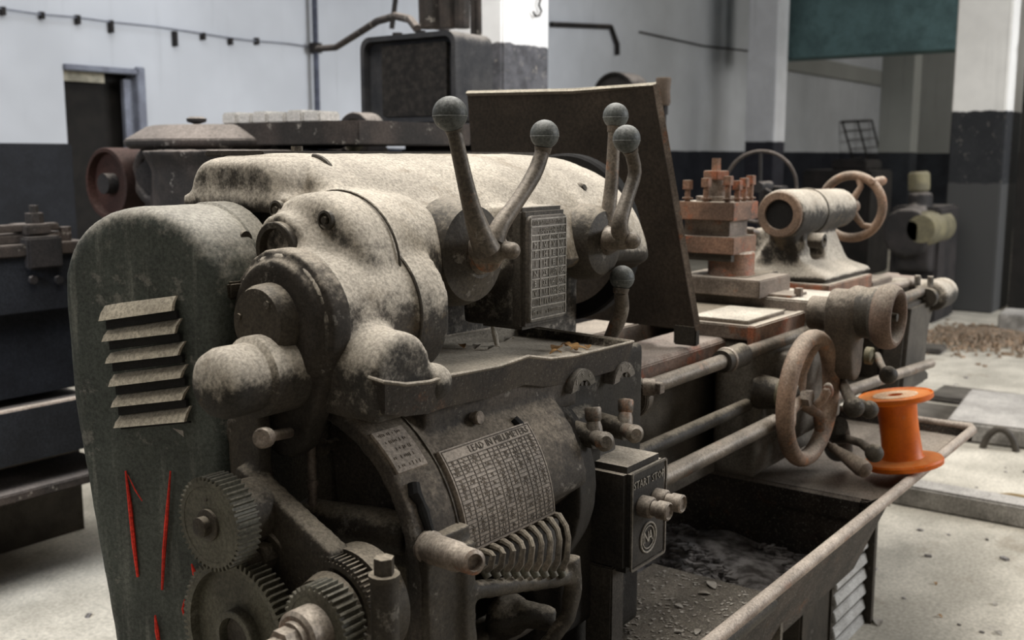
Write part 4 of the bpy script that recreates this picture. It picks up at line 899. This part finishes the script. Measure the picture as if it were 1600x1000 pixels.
# ---- saddle / cross slide
sd = empty('carriage', (2.35,1.05,.65)); sd.parent = LA; sd.location = V((2.35,1.05,.65))-WORLD[LA.name]
build('saddle_wing', MB().box((2.205,.958,.938), (2.50,1.15,.972)), STEEL, sd, bevel=.003)
build('wing_front', MB().box((2.20,.955,.925), (2.52,.975,.974)), RUSTB, sd, bevel=.003)
build('wing_cover', MB().box((2.225,.985,.972), (2.44,1.13,.981)), mat('dusty_cover_plate', (.25,.21,.17), (.16,.13,.10), dust=(.62,.56,.47), lo=.5, hi=.9), sd, bevel=.0015)
build('saddle', MB().box((2.30,1.0,.93), (2.80,1.40,.975)), DARKC, sd, bevel=.004)
build('cross_slide', MB().box((2.50,.84,.965), (2.72,1.42,1.0)), mat('dusty_slide', (.22,.18,.15), (.10,.085,.07), dust=(.66,.60,.51), lo=.4, hi=.85, rough=.7), sd, bevel=.004)
build('slide_cover', MB().box((2.52,1.0,1.0), (2.62,1.13,1.007)), STEEL, sd, bevel=.001)
sn = U(1248,450,y=1.0); build('square_peg', MB().box((sn.x-.009,.991,1.0), (sn.x+.009,1.009,1.022)), STEEL, sd, bevel=.001)
c = MB(); c.box((2.21,.95,.62), (2.62,1.06,.935)); c.box((2.30,.89,.70), (2.60,.95,.90)); c.box((2.50,.87,.86),(2.70,1.0,.96))
cast('apron', c, BEDM, sd, vox=.008, it=5, rough=.0015)
c = MB(); hw = U(1262,622,y=.84); c.cyl((hw.x,.96,hw.z), (hw.x,.88,hw.z), .042, .030); cast('wheel_boss', c, DARKC, sd, vox=.005, it=3)
build('oil_cup', MB().cyl((hw.x,.905,hw.z), (hw.x,.885,hw.z), .034, n=20), YEL, sd)

def handwheel(name, c0, ax, R, r, spokes, label_par, m, hubr=.03, handle=None, a0=0., dish=.02, sr=.010, sq=1.0):
    e = empty(name, c0); e.parent = label_par; e.location = V(c0)-WORLD[label_par.name]
    u_, w_, d = MB().frame(ax); c0 = V(c0)
    build('rim', MB().torus(c0, ax, R-r, r, 64, 14, sq), m, e)
    for k in range(spokes):
        a = a0+2*PI*k/spokes; dr_ = u_*math.cos(a)+w_*math.sin(a); dr2 = u_*math.cos(a+.25)+w_*math.sin(a+.25)
        build('spoke', MB().tube([c0-d*dish, c0-d*dish*.8+dr2*R*.35, c0-d*dish*.25+dr2*R*.62, c0+dr_*(R-r)], [sr*1.5,sr*1.15,sr,sr*1.2], 12), m, e)
    build('hub', MB().turn(c0-d*(dish+.02), d, [(hubr,0),(hubr,.02),(hubr*.8,.03),(hubr*.55,.032),(hubr*.5,.045),(0,.046)], 24), DARKC if hubr>.015 else m, e)
    return e, u_, w_, d
wc = U(1264,622,y=.84)
e, u_, w_, d = handwheel('carriage_handwheel', wc, (0,-1,0), .154, .0175, 3, sd, RUSTW, .030, a0=.2, dish=.028, sr=.012, sq=1.15)
build('nut', MB().cyl(wc+V((0,.02,0)), wc+V((0,-.006,0)), .019, n=6), STEEL, e)
build('hub_boss', MB().turn(wc+V((0,.05,0)), (0,-1,0), [(.05,0),(.05,.012),(.042,.02),(.03,.03),(0,.03)], 32), STEEL, e)
build('knob', MB().sph(wc+V((.034,-.03,.014)), .013, 16, (.8,1,1.5)), RUSTB, e)
build('lug', MB().tube([wc+V((.015,-.01,-.02)), wc+V((.025,-.022,-.005)), wc+V((.028,-.03,.015)), wc+V((.024,-.03,.022))], [.009,.010,.011,.006], 12), RUSTW, e)
ha = U(1293,694,y=.83); hb = U(1354,736,y=.715); dh = hb-ha; Lh = dh.length
build('handle', MB().turn(ha, dh, [(.008,-.01),(.008,Lh*.12),(.0115,Lh*.13),(.0115,Lh*.18),(.010,Lh*.2),(.0185,Lh*.72),(.0205,Lh*.88),(.018,Lh*.98),(.010,Lh*1.03),(0,Lh*1.04)], 22), HANDM, e)
# cross-feed wheel and dial housing
c = MB(); q1 = V((2.39,.80,1.00)); c.hull([(x,y,z) for y in (.785,.845) for x, z in arc(2.375,.995,.058,0,360,16)+arc(2.39,.875,.036,0,360,12)]); c.cyl((2.385,.80,1.0),(2.385,.765,1.0),.062,.058); c.cyl((2.385,.90,.99),(2.385,.84,.99),.04)
cast('dial_housing', c, mat('worn_brown_casting', (.10,.075,.055), (.05,.04,.03), dust=(.42,.36,.29), lo=.2, hi=1., amt=.8, bump=.35), sd, vox=.005, it=4)
build('dial', MB().cyl((2.385,.80,1.0), (2.375,.73,1.0), .058, .056, 40), DARKC, sd)
fc = U(1360,556,y=.795); build('oil_plate', MB().turn(fc, (0,-1,0), [(.021,-.01),(.021,.004),(.017,.006),(.014,.003),(0,.004)], 24, 1.0), YEL, sd)
w2 = U(1388,495,y=.715)
e, *_ = handwheel('cross_feed_wheel', w2, (0,-1,0), .0735, .014, 0, sd, mat('worn_small_wheel', (.19,.125,.09), (.09,.06,.045), dust=(.42,.36,.29), lo=-.05, hi=1, amt=.8, bump=.3), .018, dish=.005, sq=1.7)
build('disc', MB().turn(w2+V((0,.03,0)), (0,-1,0), [(.060,0),(.060,.008),(.02,.010),(.016,.02),(0,.021)], 32), BLACK, e)
for dx_, dz_ in ((.004,.034),): build('face_stud', MB().cyl(w2+V((dx_,.024,dz_)), w2+V((dx_,.0,dz_)), .008, n=14), RUSTW, e)
build('centre_bolt', MB().cyl(w2+V((0,.02,0)), w2+V((0,-.004,0)), .011, n=8), STEEL, e)
def blev(name, pts, ys, rs, rb, mb_=BALL):
    P_ = [U(a, b_, y=y) for (a, b_), y in zip(pts, ys)]; e = empty(name, P_[0]); e.parent = sd; e.location = P_[0]-WORLD[sd.name]
    build('arm', MB().tube(P_, rs, 12), LEVER, e); build('ball', MB().sph(P_[-1], rb, 20), DARKC, e); return e
blev('half_nut_lever', [(1370,556),(1378,572),(1388,586)], (.79,.76,.72), [.010,.008,.009], .021)
blev('feed_engage_lever', [(1312,585),(1322,610),(1334,636)], (.84,.80,.76), [.010,.011,.016], .024)
blev('apron_lever', [(1328,628),(1345,634),(1358,640)], (.80,.77,.74), [.016,.016,.015], .021)
blev('reverse_lever', [(1305,688),(1325,686),(1345,692),(1366,708)], (.84,.80,.76,.72), [.010,.010,.010,.012], .021)
build('lever_boss', MB().cyl(U(1310,700,y=.88), U(1310,665,y=.82), .035, .022), DARKC, sd)
build('guard_rod', MB().tube([U(1305,560,y=.86), U(1316,610,y=.83), U(1330,640,y=.80)], [.006,.006,.006], 8), DARKC, sd)

# ---- tool post stack
tp = empty('tool_post', (2.55,1.2,1.0)); tp.parent = LA; tp.location = V((2.55,1.2,1.0))-WORLD[LA.name]
XT = 2.50
def T(px, py, dx=0): return U(px, py, x=XT+dx)
def blk(nm, l, r, top, bot, m=RUSTB, depth=.13, bev=.003):
    yr_, yl_ = T(r, top).y, T(r, top).y+ (1.24-1.143)*( (r-l)/(60.) if l else 1)
    zt_, zb_ = T(r, top).z, T(r, bot).z
    return build(nm, MB().box((XT,yr_,zb_), (XT+depth,max(yl_, yr_+.13),zt_)), m, tp, bevel=bev)
blk('swivel_base', 1100, 1168, 434, 468, DARKC, .2)
bs = build('swivel_plate', MB().box((2.46,T(1204,440).y+.012,1.0), (2.66,1.30,1.045)), STEEL, tp, bevel=.003)
cy = T(1132,435)
build('swivel_drum', MB().turn((2.56,1.185,1.04), (0,0,1), [(.062,0),(.062,.008),(.060,.012),(.060,.062),(.057,.066)], 40), RUSTB, tp)
yR = T(1153,330).y
build('lower_block', MB().box((2.48,yR,T(1153,398).z), (2.62,yR+.15,T(1153,371).z)), RUSTB, tp, bevel=.002)
build('neck_block', MB().box((2.50,yR+.022,T(1153,371).z), (2.61,yR+.15,T(1153,345).z)), STEEL, tp, bevel=.002)
build('drum_neck', MB().box((2.49,yR+.01,T(1153,406).z-.006), (2.62,yR+.15,T(1153,398).z)), DARKC, tp)
zt2 = T(1153,316).z
build('turret', MB().box((2.47,yR-.002,T(1153,345).z), (2.62,yR+.155,zt2)), RUSTB, tp, bevel=.002)
build('turret_top', MB().cyl((2.545,yR+.085,zt2), (2.545,yR+.085,zt2+.012), .05, n=32), STEEL, tp)
build('centre_post', MB().cyl((2.545,yR+.085,zt2), (2.545,yR+.085,zt2+.060), .026, n=24), STEEL, tp)
build('clamp_nut', MB().cyl((2.545,yR+.085,zt2+.055), (2.545,yR+.085,zt2+.078), .036, .036, 6), RUSTB, tp, bevel=.002)
build('clamp_stud', MB().cyl((2.545,yR+.085,zt2+.07), (2.545,yR+.085,zt2+.110), .013, n=6), RUSTB, tp, bevel=.001)
for i, (bx_, by_) in enumerate(((2.485,yR+.135),(2.49,yR+.085),(2.485,yR+.022),(2.52,yR+.012),(2.56,yR+.012),(2.60,yR+.012),(2.605,yR+.13))):
    hh = .030+.006*(i%3)
    mb = MB(); mb.cyl((bx_,by_,zt2-.002), (bx_,by_,zt2+hh), .0075, n=12); mb.cyl((bx_,by_,zt2+.006), (bx_,by_,zt2+.010), .014, n=16); mb.box((bx_-.010,by_-.010,zt2+hh), (bx_+.010,by_+.010,zt2+hh+.024))
    build('tool_bolt', mb, RUSTB, tp, bevel=.001)
cr_ = U(1150,361,x=2.62); build('crank', MB().tube([cr_, U(1175,362,x=2.64), U(1184,364,x=2.66)], [.013,.012,.008], 12), STEEL, tp)
build('crank_rod', MB().tube([U(1160,366,x=2.66), U(1172,400,x=2.66)], .006, 8), DARKC, tp)

# ---- tailstock
ts = empty('tailstock', (3.05,1.2,.94)); ts.parent = LA; ts.location = V((3.05,1.2,.94))-WORLD[LA.name]
TX, TY, TZ = 2.90, 1.195, 1.187
build('base', MB().box((2.90,1.045,.944), (3.28,1.36,.992)), RUSTB, ts, bevel=.003)
c = MB(); cyl_x(c, TX, 3.38, TY, TZ, .072, .062); 
c.hull([(x,y,z) for x, y, z in ((2.93,TY-.03,1.15),(2.93,TY+.03,1.15),(3.05,TY-.03,1.15),(3.05,TY+.03,1.15),(2.95,TY-.055,.995),(2.95,TY+.13,.995),(3.03,TY-.055,.995),(3.03,TY+.13,.995))])
c.hull([(x,y,z) for x, y, z in ((3.12,TY-.03,1.14),(3.12,TY+.03,1.14),(3.26,TY-.03,1.14),(3.26,TY+.03,1.14),(3.12,TY-.08,1.0),(3.12,TY+.13,1.0),(3.30,TY-.08,1.0),(3.30,TY+.13,1.0))])
c.hull([(x,y,z) for x, y, z in ((2.93,1.17,1.01),(3.30,1.17,1.01),(2.92,1.06,.994),(3.31,1.06,.994),(2.92,1.06,1.012),(3.31,1.06,1.012),(2.95,1.14,1.05),(3.28,1.14,1.04),(2.92,1.35,.994),(3.31,1.35,.994),(2.95,1.33,1.02),(3.28,1.33,1.02))])
c.box((2.97,1.21,.99), (3.25,1.31,1.14))
cast('casting', c, CAST, ts, vox=.008, it=6, rough=.001)
build('barrel_face', MB().tubex((TX-.012,TY,TZ), (TX+.01,TY,TZ), .066, .043, 40), RUSTW, ts)
build('bore', MB().cyl((TX-.003,TY,TZ), (TX+.005,TY,TZ), .045, n=32), SLOTM, ts)  # black disc painted as the shade inside the barrel
build('band', MB().torus((3.10,TY,TZ), (1,0,0), .068, .003, 48, 6), DARKC, ts)
build('lock_boss', MB().tubex((2.99,1.095,1.11), (2.99,1.14,1.11), .022, .010), CAST, ts)
build('spindle', MB().cyl((3.36,TY,TZ), (3.52,TY,TZ), .028, .022), RUSTW, ts)
tw = U(1330,323,x=3.50)
e, u_, w_, d = handwheel('tailstock_handwheel', V((3.50,tw.y,tw.z)), (1,0,0), .118, .015, 3, ts, RUSTW, .026, a0=.7, dish=.02, sr=.010)
hh_ = U(1366,283,x=3.50); build('handle', MB().turn(hh_, (1,-.2,0), [(.009,-.02),(.009,.01),(.014,.02),(.016,.05),(.010,.065),(0,.066)], 16), RUSTW, e)
build('way_cover', MB().box((3.30,1.05,.946), (3.50,1.34,.965)), STEEL, ts, bevel=.003)

# ---- chip guard (upright sheet between headstock and tool post)
GA, GBt, GCb = U(1020,133,x=1.95), U(730,146,x=1.95), U(1086,516,x=2.03)
cg = empty('chip_guard', (1.99,1.3,.95)); cg.parent = LA; cg.location = V((1.99,1.3,.95))-WORLD[LA.name]
GD = V((2.03, GBt.y+.02, GCb.z)); th = V((.012,0,0))
mb = MB(); mb.add([GA,GBt,GD,GCb,GA+th,GBt+th,GD+th,GCb+th],[(0,1,2,3),(4,7,6,5),(0,4,5,1),(1,5,6,2),(2,6,7,3),(3,7,4,0)]); build('sheet', mb, SHEETB, cg)
k_ = V((0,-.016,0))
mb = MB(); mb.add([GA+V((-.035,.0,0)),GA+k_*.3,GCb+k_*.3,GCb+V((-.035,.0,0)),GA+V((-.035,.004,0)),GA+V((0,.004,0)),GCb+V((0,.004,0)),GCb+V((-.035,.004,0))],[(0,1,2,3),(4,7,6,5),(0,4,5,1),(1,5,6,2),(2,6,7,3),(3,7,4,0)])
mb = MB(); mb.tube([GA+V((.004,-.004,.002)), GCb+V((.004,-.004,0))], .0085, 4); build('side_edge', mb, STEEL, cg)
mb = MB(); mb.tube([GA+V((.004,-.006,0)), GA.lerp(GBt,.4)+V((.002,0,-.005)), GBt], .006, 4); build('top_edge', mb, mat('dusty_edge', (.12,.10,.08), dust=(.50,.45,.36), lo=-.2, hi=.6), cg)
build('foot', MB().box(GCb+V((-.004,-.004,-.035)), GCb+V((.016,.05,.01))), DARKC, cg, bevel=.003)

# ---- chip tray
ct = empty('chip_tray', (2.0,1.0,.4)); ct.parent = LA; ct.location = V((2.0,1.0,.4))-WORLD[LA.name]
X0, X1, X2 = .99, 2.36, 3.08; YR = .678
th = .006
build('trough', MB().prism([(YR,.600),(.76,.40),(.80,.385),(1.5,.385),(1.52,.60),(1.512,.60),(1.492,.393),(.803,.393),(.768,.405),(YR+.008,.600)], 'x', X0, X1), TRAYM, ct)
build('end_wall', MB().prism([(YR+.005,.598),(.765,.40),(.80,.39),(1.5,.39),(1.515,.6),(1.5,.565),(.74,.565)], 'x', X1-.006, X1), TRAYM, ct)
build('platform', MB().box((X0,.73,.488), (1.888,1.03,.500)), mat('gritty_platform', (.10,.085,.068), (.05,.042,.035), dust=(.26,.23,.19), lo=.5, hi=1.3, amt=.8, speck=.8, bump=.6), ct)
build('platform_skirt', MB().box((1.876,.74,.40), (1.888,1.03,.49)), BEDM, ct)
build('shelf', MB().box((X1-.004,.715,.560), (X2,1.42,.572)), TRAYM, ct, bevel=.004)
build('shelf_edge', MB().prism([(X1+.002,.572),(X1-.012,.566),(X1-.018,.54),(X1-.012,.52),(X1+.004,.52)], 'y', .75, 1.40), TRAYM, ct)
build('front_lip', MB().prism([(YR,.598),(.713,.560),(.722,.562),(YR+.01,.602)], 'x', X1-.004, X2), TRAYM, ct)
build('end_lip', MB().box((X2-.006,.68,.562), (X2,1.42,.604)), TRAYM, ct, bevel=.002)
build('rim', MB().tube([(X0,YR,.601),(X2-.03,YR-.004,.601),(X2-.004,YR+.008,.602),(X2,YR+.05,.602),(X2,1.42,.602)], [.0125,.0125,.0125,.010,.008], 12), RIMM, ct)
a_ = U(1128,955,y=.70); b_ = U(1180,925,y=.70)
build('rolled_strip', MB().tube([(X0,.692,.566),(1.70,.692,.566),(1.72,.694,.56)], [.014,.014,.008], 10), DARKC, ct)
# swarf
mb = MB(); rs_ = random.Random(5)
for k in range(900):
    x = rs_.uniform(1.92,2.33); y = rs_.uniform(.80,1.25); z = .395+.05*noise.noise(V((x*6,y*6,0)))+.02; r_ = rs_.uniform(.004,.014)
    mb.box((x-r_,y-r_*.4,z), (x+r_,y+r_*.4,z+r_*.5), rz=rs_.uniform(0,PI))
o = build('swarf', mb, SWARF, ct); o['kind'] = 'stuff'
gm = MB(); vs = []; fs = []
for j in range(25):
    for i in range(25):
        x = 1.89+.46*i/24; y = .80+.50*j/24; vs.append((x, y, .40+.035*max(0, .4+noise.noise(V((x*7,y*7,1)))) ))
for j in range(24):
    for i in range(24): a = j*25+i; fs.append((a,a+1,a+26,a+25))
gm.add(vs, fs); build('sludge', gm, SWARF, ct, smooth=60)
mb = MB()
for k in range(900):
    x = rs_.uniform(1.05,1.87); y = rs_.uniform(.75,1.0); r_ = rs_.uniform(.0012,.0045); mb.box((x-r_,y-r_*.5,.500), (x+r_,y+r_*.5,.5+r_*.6), rz=rs_.uniform(0,PI))
o = build('grit', mb, PAPER, ct); o['kind'] = 'stuff'
# tail pedestal with louvres
pd = empty('louvered_pedestal', (2.75,1.1,0)); pd.parent = LA; pd.location = V((2.75,1.1,0))-WORLD[LA.name]
build('body', MB().box((2.50,.93,0), (2.99,1.40,.56)), DARKC, pd, bevel=.006)
LW = mat('pale_louver_paint', (.46,.45,.43), (.32,.31,.29), dust=None, wear=.3)
build('edge_strip', MB().box((2.966,.898,0), (2.988,.935,.56)), DARKC, pd)
build('louver_panel', MB().box((2.70,.924,.0), (2.965,.932,.52)), DARKC, pd)
for k in range(11):
    z = .50-.047*k; build('louver', MB().prism([(.930,z),(.921,z-.002),(.913,z-.029),(.916,z-.032),(.930,z-.028)], 'x', 2.712, 2.962), LW, pd, bevel=.003)

# ================================================================== loose things
# spool
t = empty('wire_spool', V((2.545,.715,.603)), 'bright orange plastic cable spool standing on the chip tray rim', 'spool')
Rt = Matrix.Rotation(math.radians(-9.5), 3, 'X') @ Matrix.Rotation(math.radians(-1), 3, 'Y'); O = V((2.545,.712,.613))
def TR(mb): mb.v = [O+Rt @ v for v in mb.v]; return mb
build('lower_flange', TR(MB().turn((0,0,0), (0,0,1), [(.086,0),(.092,.003),(.093,.012),(.090,.017),(.055,.021),(.02,.021)], 56)), ORANGE, t)
build('barrel', TR(MB().turn((0,0,.018), (0,0,1), [(.052,0),(.047,.008),(.045,.06),(.045,.10),(.047,.132),(.051,.142)], 48)), ORANGE, t)
build('upper_flange', TR(MB().turn((0,0,.157), (0,0,1), [(.045,0),(.082,.004),(.0865,.008),(.0865,.018),(.084,.020),(.080,.0165),(.030,.0165),(.016,.0165),(.016,.004)], 56)), ORANGE, t)
build('paper_label', TR(MB().tubex((0,0,.1725), (0,0,.1750), .052, .018, 40)), mat('cream_label', (.62,.50,.36), (.5,.3,.18), dust=None), t)
# leaves in the tray
from mathutils.bvhtree import BVHTree
tb = BVHTree.FromPolygons([v.co+WORLD[tray_o.name] for v in tray_o.data.vertices], [tuple(p.vertices) for p in tray_o.data.polygons])
def on_tray(px, py):
    p_ = U(px, py, z=1.045); p_ = U(px, py, y=1.075) if p_.y > 1.085 else p_; h = tb.ray_cast(V((p_.x,p_.y,1.3)), V((0,0,-1))); return h[0] if h[0] is not None else p_
def leaf(mb, L, W, curl, fold):
    n = 7; vs = []; fs = []
    for i in range(n):
        f_ = i/(n-1); w_ = W*math.sin(PI*min(1,f_*.92+.04))**.8; z = curl*math.sin(PI*f_)
        vs += [(f_*L-L/2, -w_/2, z+fold*w_), (f_*L-L/2, 0, z), (f_*L-L/2, w_/2, z+fold*w_)]
    m = len(vs); vs += [(x,y,z+.0006) for x,y,z in vs]
    for i in range(n-1):
        a = i*3; fs += [(a,a+1,a+4,a+3),(a+1,a+2,a+5,a+4),(m+a,m+a+3,m+a+4,m+a+1),(m+a+1,m+a+4,m+a+5,m+a+2)]
    edge = [0,1,2]+[i*3+2 for i in range(1,n)]+[(n-1)*3+1]+[i*3 for i in range(n-1,0,-1)]
    for i in range(len(edge)): a, b_ = edge[i], edge[(i+1)%len(edge)]; fs.append((a,b_,b_+m,a+m))
    return mb.add(vs, fs)
ZT = 1.032
LEAF2 = mat('grey_dead_leaf', (.62,.57,.49), (.35,.31,.25), dust=None, scale=5)
lv_ = [(870,545,.034,.016,.006,.3,LEAF,'golden leaf left of the tray corner'),(893,541,.040,.018,.008,1.0,LEAF,'largest golden brown leaf near the right tray corner'),(905,545,.030,.014,.006,2.2,LEAF,'tan leaf beside the largest golden leaf'),
 (918,537,.022,.010,.004,.7,LEAF,'small orange leaf nearest the right tray corner'),(868,556,.020,.010,.007,2.6,LEAF,'upturned tan leaf close to the front rim'),(885,536,.020,.012,.006,1.6,LEAF,'little yellow leaf by the rear tray edge'),
 (795,528,.034,.012,.005,.2,LEAF2,'grey curled leaf at the foot of the speed plate'),(745,549,.034,.011,.004,.5,LEAF2,'pale narrow leaf in the middle of the tray'),(772,550,.026,.010,.004,-.2,LEAF2,'pale leaf pair end beside the narrow one'),(722,549,.026,.010,.004,.9,LEAF,'tan leaf left of the upright stalk')]
for px, py, L_, W_, cu_, rz_, m_, lab in lv_:
    p_ = on_tray(px, py)+V((0,0,.0075)); mb = MB(); leaf(mb, L_, W_*1.25, cu_, .12); R3 = Matrix.Rotation(rz_, 3, 'Z'); mb.v = [p_+V((0,0,-.004))+R3 @ V((v.x,v.y,v.z*.8)) for v in mb.v]
    thing_mesh('dry_leaf', mb, m_, 'dry '+lab, 'leaf', 'dry leaves lying in the metal tray')
# upright stalk
a_ = U(775,538,z=ZT); c_ = V((a_.x,a_.y,ZT)); mb = MB(); R3 = (Matrix.Rotation(-.25, 3, RT) @ Matrix.Rotation(HEAD-PI/2, 3, 'Z')).to_3x3()
c_ = on_tray(777,540); pp_ = [c_, U(773,522,y=c_.y), U(768,508,y=c_.y), U(766,495,y=c_.y)]
mb.tube(pp_, [.0035,.0048,.0018,.0034], 8); thing_mesh('leaf_stalk', mb, LEAF2, 'pale curled leaf standing upright in the metal tray', 'leaf')
# scraps in chip tray
for px, py, r_, rz_, z_, lab in ((965,915,.014,.3,.505,'pale scrap just under the switch box'),(1112,912,.016,.8,.505,'longest pale scrap near the tray rim'),(1060,945,.009,1.4,.505,'tiny scrap in the middle of the gritty platform'),(1090,985,.010,.2,.505,'pale scrap low by the tray rim'),
   (925,960,.018,.5,.505,'crumpled scrap left of the switch box post'),(1100,925,.010,2.0,.505,'short scrap beside the longest one'),(1060,985,.007,2.0,.505,'white fleck beside the switch box post')):
    p_ = U(px, py, z=z_); mb = MB(); leaf(mb, r_*2.4, r_*1.2, .002, .1); R3 = Matrix.Rotation(rz_, 3, 'Z'); mb.v = [p_+V((0,0,-.003))+R3 @ v for v in mb.v]
    thing_mesh('paper_scrap', mb, PAPER, 'small '+lab, 'scrap', 'pale scraps in the chip tray')
for px, py, r_, rz_, lab in ((1372,971,.022,.4,'crumpled pale paper on the floor beside the louvered pedestal'),(1560,988,.012,.9,'white paper scrap on the floor at bottom right'),(1555,943,.011,.1,'flat pale scrap on the floor at right'),(1468,962,.008,1.2,'small brown scrap on the floor right of the pedestal'),(1462,911,.008,.4,'dark small chip on the floor right of the pedestal')):
    p_ = U(px, py, z=.004); mb = MB(); leaf(mb, r_*2.4, r_*1.3, .005, .12); R3 = Matrix.Rotation(rz_, 3, 'Z'); mb.v = [p_+V((0,0,-.003))+R3 @ v for v in mb.v]
    thing_mesh('paper_scrap', mb, PAPER if 'brown' not in lab and 'dark' not in lab else LEAF, lab, 'scrap', 'scraps on the concrete floor')
